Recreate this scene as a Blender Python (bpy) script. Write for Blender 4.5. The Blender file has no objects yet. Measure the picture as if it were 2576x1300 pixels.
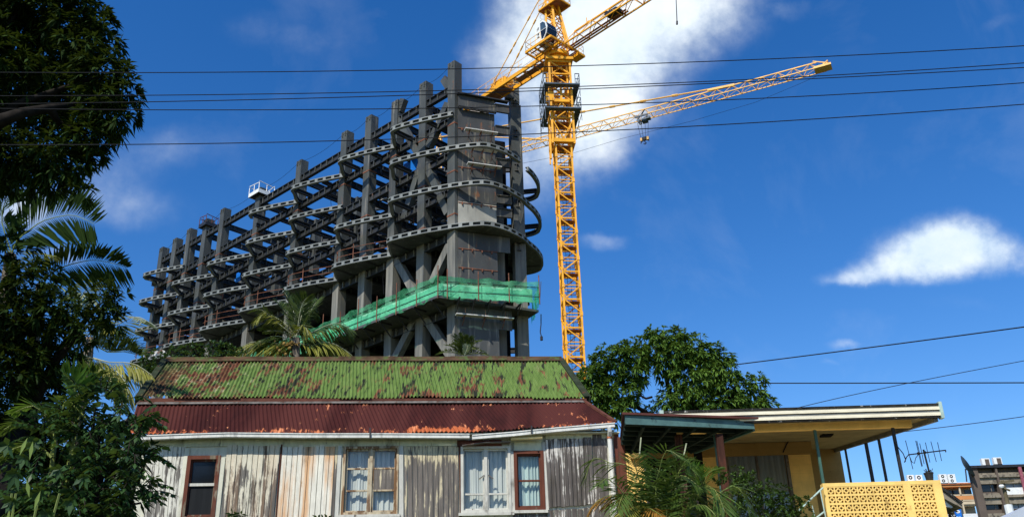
import bpy, math, random
import numpy as np
from mathutils import Vector
rad = math.radians
random.seed(7); RNG = np.random.default_rng(7)
S = bpy.context.scene
COL = S.collection

# ------------------------------------------------------------------ camera
# photo pixels are read on a 2576 x 1300 grid
FPX = 2300.0; PITCH = rad(24.0); ROLL = rad(1.66); EYE = np.array([0.0, 0.0, 1.6])
F_ = np.array([0, math.cos(PITCH), math.sin(PITCH)])
u0 = np.array([0, -math.sin(PITCH), math.cos(PITCH)]); r0 = np.array([1.0, 0, 0])
R_ = math.cos(ROLL)*r0 - math.sin(ROLL)*u0
U_ = math.sin(ROLL)*r0 + math.cos(ROLL)*u0
cam_d = bpy.data.cameras.new("camera"); cam = bpy.data.objects.new("camera", cam_d); COL.objects.link(cam)
cam_d.sensor_width = 36.0; cam_d.lens = 36.0*FPX/2576.0; cam_d.clip_start = 0.1; cam_d.clip_end = 6000
from mathutils import Matrix
M3 = Matrix((R_, U_, -F_)).transposed()
cam.matrix_world = Matrix.Translation(EYE) @ M3.to_4x4()
S.camera = cam

def ray(x, y): return F_*FPX + R_*(x-1288) + U_*(650-y)
def PY(x, y, Y): d = ray(x, y); return EYE + d*(Y/d[1])
def PZ(x, y, z): d = ray(x, y); return EYE + d*((z-1.6)/d[2])
def PP(x, y, p, n):
    d = ray(x, y); n = np.array(n, float)
    return EYE + d*(np.dot(np.array(p, float)-EYE, n)/np.dot(d, n))
def AX(P): return float(np.dot(np.array(P)-EYE, F_))

# ------------------------------------------------------------------ world and sun
SUN_EL, SUN_AZ = rad(48), rad(207)          # azimuth clockwise from +Y
S.view_settings.view_transform = 'Standard'; S.view_settings.look = 'None'
S.view_settings.exposure = 0.2; S.view_settings.gamma = 1.0
W = bpy.data.worlds.new("World"); S.world = W; W.use_nodes = True
nt = W.node_tree; nt.nodes.clear()
def node(nt, t, **kw):
    n = nt.nodes.new(t)
    for k, v in kw.items():
        if k.startswith('i_'):
            key = k[2:]; key = int(key) if key.isdigit() else key.replace('_', ' ')
            s = n.inputs[key]
            if hasattr(v, 'is_output') or isinstance(v, bpy.types.NodeSocket): nt.links.new(v, s)
            else: s.default_value = v
        else: setattr(n, k, v)
    return n
def mth(nt, op, a, b=None, clamp=False):
    n = nt.nodes.new('ShaderNodeMath'); n.operation = op; n.use_clamp = clamp
    for i, v in enumerate((a, b)):
        if v is None: continue
        if isinstance(v, bpy.types.NodeSocket): nt.links.new(v, n.inputs[i])
        else: n.inputs[i].default_value = v
    return n.outputs[0]
def vdot(nt, v, c):
    n = nt.nodes.new('ShaderNodeVectorMath'); n.operation = 'DOT_PRODUCT'
    nt.links.new(v, n.inputs[0]); n.inputs[1].default_value = tuple(c); return n.outputs['Value']
sky = node(nt, 'ShaderNodeTexSky', sky_type='NISHITA', sun_disc=False, sun_elevation=SUN_EL, sun_rotation=SUN_AZ,
           air_density=1.0, dust_density=0.25, ozone_density=3.5, altitude=0)
hs = node(nt, 'ShaderNodeHueSaturation', i_Hue=0.509, i_Saturation=1.34, i_Value=1.55, i_Color=sky.outputs[0])
tc = node(nt, 'ShaderNodeTexCoord'); dirv = tc.outputs['Generated']
fz = mth(nt, 'MAXIMUM', vdot(nt, dirv, F_), 0.05)
px = mth(nt, 'ADD', mth(nt, 'MULTIPLY', mth(nt, 'DIVIDE', vdot(nt, dirv, R_), fz), FPX/1000), 1.288)
py = mth(nt, 'SUBTRACT', 0.650, mth(nt, 'MULTIPLY', mth(nt, 'DIVIDE', vdot(nt, dirv, U_), fz), FPX/1000))
pv = node(nt, 'ShaderNodeCombineXYZ', i_0=px, i_1=py).outputs[0]
# soft warped coordinates on the sky sphere
nz = node(nt, 'ShaderNodeTexNoise', i_Vector=pv, i_Scale=5.5, i_Detail=10.0, i_Roughness=0.60)
nzb = node(nt, 'ShaderNodeTexNoise', i_Vector=pv, i_Scale=2.0, i_Detail=9.0, i_Roughness=0.6, i_Distortion=0.4)
nzc = mth(nt, 'SUBTRACT', nz.outputs['Fac'], 0.5); nzd = mth(nt, 'SUBTRACT', nzb.outputs['Fac'], 0.5)
def blob(cx, cy, rx, ry, ang, amp):
    a = rad(ang); ca, sa = math.cos(a), math.sin(a)
    dx = mth(nt, 'SUBTRACT', wx, cx/1000); dy = mth(nt, 'SUBTRACT', wy_, cy/1000)
    X = mth(nt, 'DIVIDE', mth(nt, 'ADD', mth(nt, 'MULTIPLY', dx, ca), mth(nt, 'MULTIPLY', dy, sa)), rx/1000)
    Y = mth(nt, 'DIVIDE', mth(nt, 'SUBTRACT', mth(nt, 'MULTIPLY', dy, ca), mth(nt, 'MULTIPLY', dx, sa)), ry/1000)
    r2 = mth(nt, 'ADD', mth(nt, 'MULTIPLY', X, X), mth(nt, 'MULTIPLY', Y, Y))
    g = mth(nt, 'POWER', 2.718, mth(nt, 'MULTIPLY', r2, -1.0))
    return mth(nt, 'MULTIPLY', g, amp)
def addc(lst):
    t = lst[0]
    for b in lst[1:]: t = mth(nt, 'ADD', t, b)
    return t
nw = node(nt, 'ShaderNodeTexNoise', i_Vector=pv, i_Scale=9.0, i_Detail=6.0, i_Roughness=0.6)
nws = node(nt, 'ShaderNodeSeparateColor', i_0=nw.outputs['Color'])
wx = mth(nt, 'ADD', px, mth(nt, 'MULTIPLY', mth(nt, 'SUBTRACT', nws.outputs[0], .5), .075))
wy_ = mth(nt, 'ADD', py, mth(nt, 'MULTIPLY', mth(nt, 'SUBTRACT', nws.outputs[1], .5), .06))
def layer(lst, lo, hi, k):
    f = addc([blob(*q) for q in lst]); f = mth(nt, 'MULTIPLY', f, mth(nt, 'ADD', 1.0, mth(nt, 'MULTIPLY', nzc, k)))
    return node(nt, 'ShaderNodeMapRange', i_0=f, i_1=lo, i_2=hi, interpolation_type='SMOOTHSTEP').outputs[0]
big = layer([(1600, 0, 270, 170, -18, 1.3), (1470, 190, 190, 150, -40, .95), (1410, 390, 190, 120, -52, .6), (1290, 110, 110, 240, 12, .42), (1800, 40, 160, 80, -10, .35), (1560, 320, 130, 90, -48, .3)], .12, 1.35, 2.0)
rightc = layer([(2375, 612, 130, 60, 0, 1.15), (2295, 640, 105, 46, -12, .85), (2455, 615, 95, 50, 8, .85), (2215, 690, 130, 26, -3, .7), (2370, 675, 150, 34, 0, .6), (2560, 640, 100, 36, 4, .6), (2140, 702, 80, 16, -3, .4)], .12, 1.6, 2.2)
faint = layer([(2130, 862, 60, 16, -2, .42), (2080, 905, 40, 12, 0, .24), (2400, 760, 180, 26, 6, .2), (1510, 605, 80, 24, 4, .34), (1960, 20, 90, 34, 0, .40), (2520, 60, 80, 30, -20, .26),
               (60, 530, 110, 55, 0, .7), (160, 640, 60, 26, 20, .5), (420, 380, 210, 70, -15, .34), (740, 90, 230, 70, 10, .26), (330, 520, 170, 70, 10, .38), (2060, 150, 200, 50, -10, .18)], .10, 1.3, 2.0)
wisp = mth(nt, 'MULTIPLY', mth(nt, 'SUBTRACT', nzb.outputs['Fac'], 0.52), 0.3, True)
cl = mth(nt, 'MAXIMUM', mth(nt, 'MAXIMUM', big, rightc), mth(nt, 'MAXIMUM', faint, wisp))
ramp = node(nt, 'ShaderNodeValToRGB', i_Fac=cl); ramp.color_ramp.interpolation = 'LINEAR'
ramp.color_ramp.elements[0].position = 0.0; ramp.color_ramp.elements[0].color = (0, 0, 0, 1)
ramp.color_ramp.elements[1].position = 1.0; ramp.color_ramp.elements[1].color = (1, 1, 1, 1)
shade = mth(nt, 'ADD', 0.66, mth(nt, 'ADD', mth(nt, 'MULTIPLY', nzd, 1.8), mth(nt, 'MULTIPLY', nzc, 1.4)))
ccol = node(nt, 'ShaderNodeMix', data_type='RGBA', i_0=mth(nt, 'ADD', shade, 0.0, True)); ccol.inputs[6].default_value = (6.0, 7.9, 9.8, 1); ccol.inputs[7].default_value = (10.2, 10.8, 11.2, 1)
mx = node(nt, 'ShaderNodeMix', data_type='RGBA', i_0=ramp.outputs['Color'], i_6=hs.outputs[0], i_7=ccol.outputs[2])
bg = node(nt, 'ShaderNodeBackground', i_Color=mx.outputs[2], i_Strength=0.09)
wo = node(nt, 'ShaderNodeOutputWorld', i_Surface=bg.outputs[0])
sd = bpy.data.lights.new("sun", 'SUN'); sd.energy = 4.6; sd.angle = rad(0.53); sd.color = (1.0, 0.95, 0.86)
sun = bpy.data.objects.new("sun", sd); COL.objects.link(sun); sun.location = (-20, -40, 60)
to_sun = Vector((math.sin(SUN_AZ)*math.cos(SUN_EL), math.cos(SUN_AZ)*math.cos(SUN_EL), math.sin(SUN_EL)))
sun.rotation_euler = to_sun.to_track_quat('Z', 'Y').to_euler()

# ------------------------------------------------------------------ materials
MAT = {}
def newmat(name, rough=0.7, spec=0.3, metal=0.0):
    m = bpy.data.materials.new(name); m.use_nodes = True; t = m.node_tree
    b = t.nodes['Principled BSDF']; b.inputs['Roughness'].default_value = rough
    b.inputs['Specular IOR Level'].default_value = spec; b.inputs['Metallic'].default_value = metal
    MAT[name] = m
    return m, t, b
def coords(t, scale=(1, 1, 1), loc=(0, 0, 0), rot=(0, 0, 0)):
    c = node(t, 'ShaderNodeTexCoord')
    return node(t, 'ShaderNodeMapping', i_Vector=c.outputs['Object'], i_Scale=scale, i_Location=loc, i_Rotation=rot).outputs[0]
def noise(t, vec, scale, detail=5.0, rough=0.6, dist=0.0):
    return node(t, 'ShaderNodeTexNoise', i_Vector=vec, i_Scale=scale, i_Detail=detail, i_Roughness=rough, i_Distortion=dist).outputs['Fac']
def step(t, fac, lo, hi):
    return node(t, 'ShaderNodeMapRange', i_0=fac, i_1=lo, i_2=hi, interpolation_type='SMOOTHSTEP').outputs[0]
def mix(t, fac, a, b):
    n = node(t, 'ShaderNodeMix', data_type='RGBA')
    for i, v in ((0, fac), (6, a), (7, b)):
        if isinstance(v, bpy.types.NodeSocket): t.links.new(v, n.inputs[i])
        elif i == 0: n.inputs[0].default_value = v
        else: n.inputs[i].default_value = tuple(v)+(1,)
    return n.outputs[2]
def bump(t, b, h, strength=0.3, dist=0.02):
    n = node(t, 'ShaderNodeBump', i_Height=h, i_Strength=strength, i_Distance=dist); t.links.new(n.outputs[0], b.inputs['Normal'])

def mat_plain(name, col, rough=0.6, spec=0.3, metal=0.0, var=0.25, scale=3.0, dirt=None, dirt_amt=0.5, stretch=1.0):
    """paint or metal with mottling and an optional second colour in patches"""
    m, t, b = newmat(name, rough, spec, metal)
    v = coords(t, (1, 1, stretch))
    n = noise(t, v, scale)
    c2 = tuple(min(1, x*(1+var)) for x in col); c1 = tuple(x*(1-var) for x in col)
    c = mix(t, step(t, n, .3, .7), c1, c2)
    if dirt:
        n2 = noise(t, coords(t, (1, 1, stretch*.6), (3, 9, 4)), scale*1.7, 8, .7)
        c = mix(t, step(t, n2, 1-dirt_amt, 1-dirt_amt+.12), c, dirt)
    t.links.new(c, b.inputs['Base Color'])
    bump(t, b, n, .15, .01)
    return m

mat_plain('yellow_paint', (.80, .37, .012), .45, .4, var=.15, scale=1.2, dirt=(.30, .10, .02), dirt_amt=.43)
mat_plain('pale_yellow_paint', (.80, .46, .11), .5, .3, var=.15, scale=.9, dirt=(.40, .17, .06), dirt_amt=.36)
mat_plain('crane_floor', (.34, .15, .09), .8, .1, scale=2)
mat_plain('white_paint', (.74, .76, .74), .4, .4, var=.07, dirt=(.4, .38, .33), dirt_amt=.3)
mat_plain('blue_grey_steel', (.055, .085, .12), .5, .4, var=.3)
mat_plain('black_steel', (.02, .02, .022), .5, .4)
mat_plain('cable_black', (.012, .012, .013), .6, .2)
mat_plain('rust_pipe', (.18, .075, .045), .8, .2, var=.4)
mat_plain('pale_plank', (.5, .5, .47), .8, .2, var=.2)
mat_plain('counterweight_concrete', (.4, .36, .32), .9, .1)
mat_plain('dark_core', (.010, .010, .011), .95, .05)  # near-black; on the tower core it carries the interior shade
mat_plain('sign_blue', (.01, .16, .62), .4, .4, var=.1)
mat_plain('asphalt', (.05, .05, .052), .9, .2)
mat_plain('tan_hook', (.55, .33, .1), .5, .3)

def mat_steel(name, base, pale, rust_amt, pale_amt, low=0.0):
    m, t, b = newmat(name, .55, .35)
    n = noise(t, coords(t, (.5, .5, .25)), 1.0, 6)
    c = mix(t, step(t, n, .3, .72), tuple(x*.75 for x in base), tuple(x*1.25 for x in base))
    s = noise(t, coords(t, (1.6, 1.6, .13), (2, 7, 1)), 1.3, 8, .65)
    c = mix(t, step(t, s, 1-pale_amt, 1.12-pale_amt), c, pale)
    r = noise(t, coords(t, (1.1, 1.1, .35), (11, 4, 3)), 1.1, 9, .72)
    c = mix(t, mth(t, 'MULTIPLY', step(t, r, 1-rust_amt, 1.08-rust_amt), .85), c, (.17, .075, .035))
    if low:
        sz = node(t, 'ShaderNodeSeparateXYZ', i_0=coords(t)).outputs[2]
        lowf = step(t, mth(t, 'ADD', sz, mth(t, 'MULTIPLY', s, 9.0)), 42.6, 41.0)
        c = mix(t, mth(t, 'MULTIPLY', lowf, low), c, mix(t, step(t, s, .35, .6), (.16, .155, .135), (.33, .31, .255)))
    t.links.new(c, b.inputs['Base Color']); bump(t, b, r, .12, .02)
    return m
mat_steel('column_steel', (.062, .067, .061), (.19, .18, .15), .39, .44, .5)
mat_steel('shaded_steel', (.026, .028, .030), (.08, .08, .075), .33, .32)  # same paint as the columns, with the beams' shade put into the colour
mat_steel('fascia_steel', (.185, .20, .192), (.32, .32, .29), .33, .40)
mat_steel('panel_steel', (.050, .052, .050), (.20, .18, .135), .42, .455)
mat_steel('pale_panel', (.34, .33, .28), (.16, .155, .14), .34, .42)
mat_steel('concrete', (.072, .076, .073), (.17, .165, .15), .30, .46)

def mat_planks(name, paint, bare, amt, rust=0.0, seed=0.0, dark=.35, top_paint=0.0, zt=0.0, fw=.33):
    """weathered boards: vertical streaks of peeled paint over bare wood"""
    m, t, b = newmat(name, .85, .15)
    big = noise(t, coords(t, (1, 1, .45), (seed, seed*2, seed*3)), 2.2, 5)
    fine = noise(t, coords(t, (15, 15, .8), (seed*5, 1, 2)), 1.0, 8, .68)
    flake = noise(t, coords(t, (4, 4, 1.3), (seed, 4, seed)), 2.2, 8, .72)
    fac = mth(t, 'ADD', mth(t, 'MULTIPLY', big, .78-fw), mth(t, 'ADD', mth(t, 'MULTIPLY', fine, fw), mth(t, 'MULTIPLY', flake, .22)))
    if top_paint:
        sz = node(t, 'ShaderNodeSeparateXYZ', i_0=coords(t)).outputs[2]
        fac = mth(t, 'ADD', fac, mth(t, 'MULTIPLY', step(t, sz, zt-.5, zt-.05), top_paint))
    wood = mix(t, step(t, fine, .3, .7), tuple(x*dark for x in bare), bare)
    pc = mix(t, step(t, flake, .35, .65), tuple(x*.8 for x in paint), paint)
    c = mix(t, step(t, fac, 1-amt-.02, 1-amt+.02), wood, pc)
    if rust:
        r = noise(t, coords(t, (2.6, 2.6, .22), (seed*3, 8, 1)), 1.3, 8, .6)
        c = mix(t, mth(t, 'MULTIPLY', step(t, r, .45, .60), rust), c, (.62, .27, .05))
    k = noise(t, coords(t, (1.5, 1.5, .5), (seed, 3, 8)), 1.6, 6, .7)
    c = mix(t, mth(t, 'MULTIPLY', step(t, k, .53, .7), .65), c, (.07, .06, .045))
    t.links.new(c, b.inputs['Base Color']); bump(t, b, fine, .4, .01)
    return m
cream = (.62, .58, .42); greyw = (.24, .215, .18)
mat_planks('planks_left', (.70, .68, .58), (.27, .25, .22), .51, 0, 1.3, .5, .05, 3.0, .48)
mat_planks('planks_streaky', (.68, .64, .50), (.22, .205, .18), .485, .15, 2.7, .4, .07, 3.0, .5)
mat_planks('planks_cream', (.80, .77, .65), (.46, .40, .30), .60, .7, 4.1, .6, .06, 3.0)
mat_planks('planks_grey', (.60, .52, .34), (.21, .185, .16), .445, 0, 5.9, .42, .10, 3.0, .6)
mat_planks('planks_dark', (.70, .67, .60), (.17, .15, .135), .445, 0, 8.2, .35, .03, 3.0, .6)
mat_planks('trim_cream', (.66, .65, .52), (.30, .26, .2), .60, 0, 9.4, .4)
mat_planks('trim_white', (.58, .57, .50), (.30, .26, .22), .585, 0, 12.4, .4)
mat_planks('frieze_paint', (.60, .60, .43), (.20, .18, .15), .58, 0, 6.4, .35)
mat_planks('frame_brown', (.14, .048, .03), (.36, .29, .2), .57, 0, 3.3, .4)
mat_planks('frame_cream', (.50, .43, .30), (.24, .15, .09), .52, 0.12, 5.3, .5)
mat_planks('brown_timber', (.085, .03, .018), (.06, .024, .016), .5, 0, 3.9, .5)
mat_planks('gutter_white', (.72, .72, .66), (.42, .42, .34), .62, 0, 7.7, .5)
mat_plain('eave_rust', (.10, .035, .022), .8, .2, var=.4, scale=4)
mat_plain('moss_ridge', (.075, .045, .025), .9, .1, var=.4, scale=3, dirt=(.07, .095, .03), dirt_amt=.5)
mat_plain('moss_trim', (.030, .040, .022), .9, .1, var=.3, scale=4, dirt=(.07, .035, .02), dirt_amt=.45)
mat_plain('flashing', (.15, .135, .12), .8, .15, var=.4, scale=5, dirt=(.09, .05, .035), dirt_amt=.47)
mat_plain('tube_yellow', (.75, .58, .25), .4, .4, var=.05)

# corrugated roofs
def mat_mossroof():
    m, t, b = newmat('mossy_iron', .9, .12)
    v = coords(t)
    st = noise(t, coords(t, (10, 1.5, 1.5), (0, 0, 0)), 1.0, 6, .6)
    st2 = noise(t, coords(t, (14, 1.8, 1.8), (5, 2, 1)), 1.0, 7, .65)
    lo = noise(t, coords(t, (.55, .8, .8), (2, 1, 0)), 1.6, 4)
    mid = noise(t, coords(t, (2.6, 1.2, 1.2), (7, 1, 4)), 1.0, 5)
    moss = mix(t, step(t, st2, .35, .65), (.080, .135, .030), (.125, .195, .050))
    moss = mix(t, step(t, mid, .55, .8), moss, (.16, .19, .07))
    rust = mix(t, step(t, st2, .35, .65), (.075, .026, .014), (.20, .085, .045))
    pale = (.36, .33, .20)
    sx = node(t, 'ShaderNodeSeparateXYZ', i_0=v).outputs[0]
    left = mth(t, 'ADD', step(t, mth(t, 'ADD', sx, mth(t, 'MULTIPLY', mid, 1.6)), -1.4, -3.0), 0.0)  # rusty, lichen-bleached sheets
    band = noise(t, coords(t, (3.2, .12, .12), (2, 5, 5)), 1.0, 4, .6)
    fac = mth(t, 'ADD', mth(t, 'ADD', mth(t, 'MULTIPLY', st, .30), mth(t, 'MULTIPLY', band, .28)), mth(t, 'ADD', mth(t, 'MULTIPLY', lo, .2), mth(t, 'MULTIPLY', mid, .22)))
    fac = mth(t, 'ADD', fac, mth(t, 'MULTIPLY', left, .045))
    c = mix(t, step(t, fac, .522, .560), moss, rust)
    c = mix(t, mth(t, 'MULTIPLY', step(t, st2, .56, .64), mth(t, 'MULTIPLY', left, .8)), c, pale)
    dk = noise(t, coords(t, (12, 1.5, 1.5), (1, 8, 3)), 1.0, 6, .62)
    c = mix(t, step(t, mth(t, 'ADD', mth(t, 'MULTIPLY', dk, .7), mth(t, 'MULTIPLY', band, .3)), .535, .58), c, (.022, .026, .016))
    far = step(t, mth(t, 'ADD', sx, mth(t, 'MULTIPLY', mid, 1.0)), -4.0, -5.0)
    c = mix(t, mth(t, 'MULTIPLY', far, .72), c, mix(t, step(t, st2, .45, .6), (.018, .026, .012), (.10, .12, .035)))
    t.links.new(c, b.inputs['Base Color']); bump(t, b, st2, .5, .01)
mat_mossroof()
def mat_redroof():
    m, t, b = newmat('red_iron', .8, .12)
    v = coords(t)
    a = noise(t, coords(t, (5, 1.2, 1.2)), 1.0, 6)
    base = mix(t, step(t, a, .3, .7), (.028, .0065, .0055), (.050, .011, .009))
    sheet = noise(t, coords(t, (1.3, .05, .05), (3, 0, 0)), 1.0, 1)
    base = mix(t, step(t, sheet, .4, .6), base, (.070, .019, .015))
    fl = noise(t, coords(t, (3.2, 1.4, 1.4), (4, 4, 4)), 1.7, 10, .72, .3)
    lo = noise(t, coords(t, (.6, .6, .6), (9, 1, 4)), 1.4, 3)
    sz = node(t, 'ShaderNodeSeparateXYZ', i_0=v).outputs[2]
    edge = mth(t, 'MULTIPLY', step(t, sz, 3.62, 3.40), .10)
    fac = mth(t, 'ADD', mth(t, 'ADD', mth(t, 'MULTIPLY', fl, .68), mth(t, 'MULTIPLY', lo, .36)), edge)
    c = mix(t, step(t, fac, .610, .645), base, mix(t, step(t, fl, .5, .7), (.38, .10, .035), (.60, .25, .12)))
    t.links.new(c, b.inputs['Base Color']); bump(t, b, fl, .25, .01)
mat_redroof()

def mat_glass(name, col, rough=.08, spec=.5):
    m, t, b = newmat(name, rough, spec)
    n = noise(t, coords(t), 2.0, 4)
    t.links.new(mix(t, step(t, n, .3, .7), tuple(x*.7 for x in col), col), b.inputs['Base Color'])
mat_glass('dark_glass', (.008, .009, .01), .12)
mat_glass('cab_glass', (.012, .016, .02), .05)
mat_glass('cab_glass_blue', (.05, .09, .13), .05)
def mat_pane():
    m = bpy.data.materials.new('window_glass'); m.use_nodes = True; t = m.node_tree; MAT['window_glass'] = m
    t.nodes.clear(); o = node(t, 'ShaderNodeOutputMaterial')
    tr = node(t, 'ShaderNodeBsdfTransparent', i_Color=(.96, .98, .97, 1)); gl = node(t, 'ShaderNodeBsdfGlossy', i_Roughness=.03, i_Color=(.9, .95, 1, 1))
    ms = node(t, 'ShaderNodeMixShader', i_0=.045, i_1=tr.outputs[0], i_2=gl.outputs[0]); t.links.new(ms.outputs[0], o.inputs[0])
mat_pane()
def mat_curtain(name, col):
    m, t, b = newmat(name, .9, .05)
    n = noise(t, coords(t, (18, 18, .6)), 1.0, 6)
    t.links.new(mix(t, step(t, n, .3, .7), tuple(x*.72 for x in col), col), b.inputs['Base Color'])
mat_curtain('curtain_white', (.56, .58, .54)); mat_curtain('curtain_green', (.50, .62, .58)); mat_curtain('curtain_grey', (.30, .36, .43))
mat_curtain('insect_screen', (.022, .024, .026))

def mat_net():
    m = bpy.data.materials.new('green_net'); m.use_nodes = True; t = m.node_tree; MAT['green_net'] = m
    t.nodes.clear(); o = node(t, 'ShaderNodeOutputMaterial')
    n = noise(t, coords(t, (.7, .7, .9)), 1.1, 6, .6)
    c = mix(t, step(t, n, .35, .65), (.05, .40, .17), (.20, .66, .36))
    d = node(t, 'ShaderNodeBsdfDiffuse', i_Color=c); tl = node(t, 'ShaderNodeBsdfTranslucent', i_Color=c)
    a = node(t, 'ShaderNodeMixShader', i_0=.35, i_1=d.outputs[0], i_2=tl.outputs[0])
    tr = node(t, 'ShaderNodeBsdfTransparent', i_Color=(.5, .95, .78, 1))
    ms = node(t, 'ShaderNodeMixShader', i_0=mth(t, 'ADD', .28, mth(t, 'MULTIPLY', step(t, n, .4, .7), .22)), i_1=tr.outputs[0], i_2=a.outputs[0]); t.links.new(ms.outputs[0], o.inputs[0])
mat_net()
mat_plain('parapet_pale', (.66, .70, .64), .9, .1, var=.2, scale=1.0, dirt=(.3, .3, .27), dirt_amt=.45)

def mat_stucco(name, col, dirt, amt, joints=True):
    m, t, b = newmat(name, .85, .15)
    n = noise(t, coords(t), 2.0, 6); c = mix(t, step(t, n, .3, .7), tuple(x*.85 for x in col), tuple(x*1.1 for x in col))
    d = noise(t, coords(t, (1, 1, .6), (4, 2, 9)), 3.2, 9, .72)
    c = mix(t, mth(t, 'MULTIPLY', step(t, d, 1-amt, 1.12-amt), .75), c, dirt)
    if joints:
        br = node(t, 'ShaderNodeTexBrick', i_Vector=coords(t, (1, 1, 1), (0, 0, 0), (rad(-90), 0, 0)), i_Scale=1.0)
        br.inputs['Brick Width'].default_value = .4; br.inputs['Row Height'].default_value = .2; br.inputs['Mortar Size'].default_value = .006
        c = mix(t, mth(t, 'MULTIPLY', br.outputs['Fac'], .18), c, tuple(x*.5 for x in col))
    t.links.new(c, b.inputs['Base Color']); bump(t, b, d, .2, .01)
mat_stucco('yellow_stucco', (.86, .58, .19), (.20, .11, .03), .34)
mat_stucco('yellow_block', (.82, .57, .18), (.30, .18, .05), .46, False)
mat_plain('opening_shade', (.035, .016, .006), .9, .1, var=.4, scale=4)  # sheet behind the pierced blocks, shade of the openings put into its colour
mat_stucco('shaded_stucco', (.32, .21, .07), (.08, .06, .03), .4)  # yellow stucco darkened: recess and eave shade put into the colour
mat_plain('soffit', (.30, .25, .12), .85, .15, var=.15, dirt=(.20, .16, .08), dirt_amt=.4)
mat_plain('fascia_cream', (.76, .70, .52), .6, .3, var=.1, scale=4, dirt=(.16, .13, .10), dirt_amt=.36, stretch=3)
mat_plain('fascia_grey', (.20, .20, .18), .6, .3, var=.2, scale=4)
mat_plain('black_edge', (.02, .02, .018), .8, .2, var=.5, scale=6, dirt=(.5, .5, .46), dirt_amt=.42)
mat_plain('green_paint', (.045, .11, .085), .5, .3, var=.2)
mat_plain('pale_green_paint', (.36, .48, .42), .5, .3, var=.15, scale=4, dirt=(.1, .09, .07), dirt_amt=.38)
mat_plain('teal_fascia', (.075, .15, .14), .55, .3, var=.2, scale=5, dirt=(.02, .03, .03), dirt_amt=.42)
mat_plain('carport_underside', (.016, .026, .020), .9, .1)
mat_plain('rust_iron', (.10, .035, .028), .8, .2)
mat_plain('brown_render', (.115, .092, .076), .9, .1, var=.12, scale=.5)
mat_plain('brown_ledge', (.24, .21, .16), .9, .1, var=.2, scale=1, dirt=(.08, .07, .06), dirt_amt=.5)
mat_plain('pink_pipe', (.30, .09, .12), .6, .3)
mat_plain('orange_render', (.62, .27, .10), .9, .1, var=.1, scale=.4)
mat_plain('cream_render', (.60, .50, .34), .9, .1, var=.1, scale=.4)
mat_plain('beige_render', (.30, .26, .18), .9, .1, var=.1, scale=.4)
mat_plain('terracotta', (.38, .13, .06), .8, .1)
mat_plain('grey_canvas', (.42, .46, .52), .5, .4, var=.06)
mat_plain('pole_wood', (.12, .10, .06), .9, .1)
mat_plain('thatch_trunk', (.13, .11, .085), .95, .1, var=.35, scale=6)
mat_plain('bark', (.018, .015, .012), .95, .1, var=.4, scale=8)
mat_plain('rachis_green', (.18, .22, .05), .5, .3)
mat_plain('rachis_pale', (.34, .36, .22), .5, .3)
mat_plain('coconut_husk', (.22, .14, .035), .8, .2, var=.4, scale=8)

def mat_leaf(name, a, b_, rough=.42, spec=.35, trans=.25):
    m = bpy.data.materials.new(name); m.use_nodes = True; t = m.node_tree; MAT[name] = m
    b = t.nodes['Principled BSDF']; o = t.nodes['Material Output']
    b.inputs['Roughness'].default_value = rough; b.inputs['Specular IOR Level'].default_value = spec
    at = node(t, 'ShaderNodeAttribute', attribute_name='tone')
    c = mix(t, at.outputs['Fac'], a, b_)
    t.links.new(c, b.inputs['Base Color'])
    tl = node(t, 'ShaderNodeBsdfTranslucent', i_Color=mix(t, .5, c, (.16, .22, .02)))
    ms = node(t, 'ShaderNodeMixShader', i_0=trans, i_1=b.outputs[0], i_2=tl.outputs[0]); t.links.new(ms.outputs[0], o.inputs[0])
mat_leaf('mango_leaf', (.026, .072, .010), (.135, .235, .038), .55, .12)
mat_leaf('mango_leaf_shaded', (.007, .018, .004), (.031, .060, .009), .65, .08, .13)  # mango leaf with the shade of the crown's underside put into its colour
mat_leaf('shrub_leaf', (.012, .042, .010), (.052, .112, .028), .45, .3, .25)
mat_leaf('bush_leaf', (.014, .038, .008), (.075, .13, .028), .7, .06, .15)
mat_leaf('palm_leaf', (.018, .040, .010), (.085, .12, .026), .5, .2, .22)
mat_leaf('palm_leaf_backlit', (.010, .024, .006), (.034, .062, .013), .75, .03, .12)  # palm leaf darkened in colour to stand for fronds against the light
mat_leaf('palm_leaf_yellow', (.13, .15, .02), (.34, .32, .06), .45, .3, .3)
mat_leaf('palm_leaf_pale', (.22, .26, .12), (.42, .45, .28), .4, .4, .3)
mat_leaf('palm_leaf_brown', (.20, .09, .015), (.42, .22, .04), .7, .15, .25)
mat_leaf('areca_leaf', (.022, .055, .012), (.12, .19, .035), .5, .2, .3)
mat_leaf('areca_leaf_bright', (.05, .14, .02), (.13, .25, .03), .4, .4, .35)
mat_leaf('banana_leaf', (.12, .20, .03), (.30, .40, .10), .4, .4, .35)
mat_leaf('reddish_leaf', (.03, .025, .012), (.09, .05, .03), .5, .3, .15)

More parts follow.
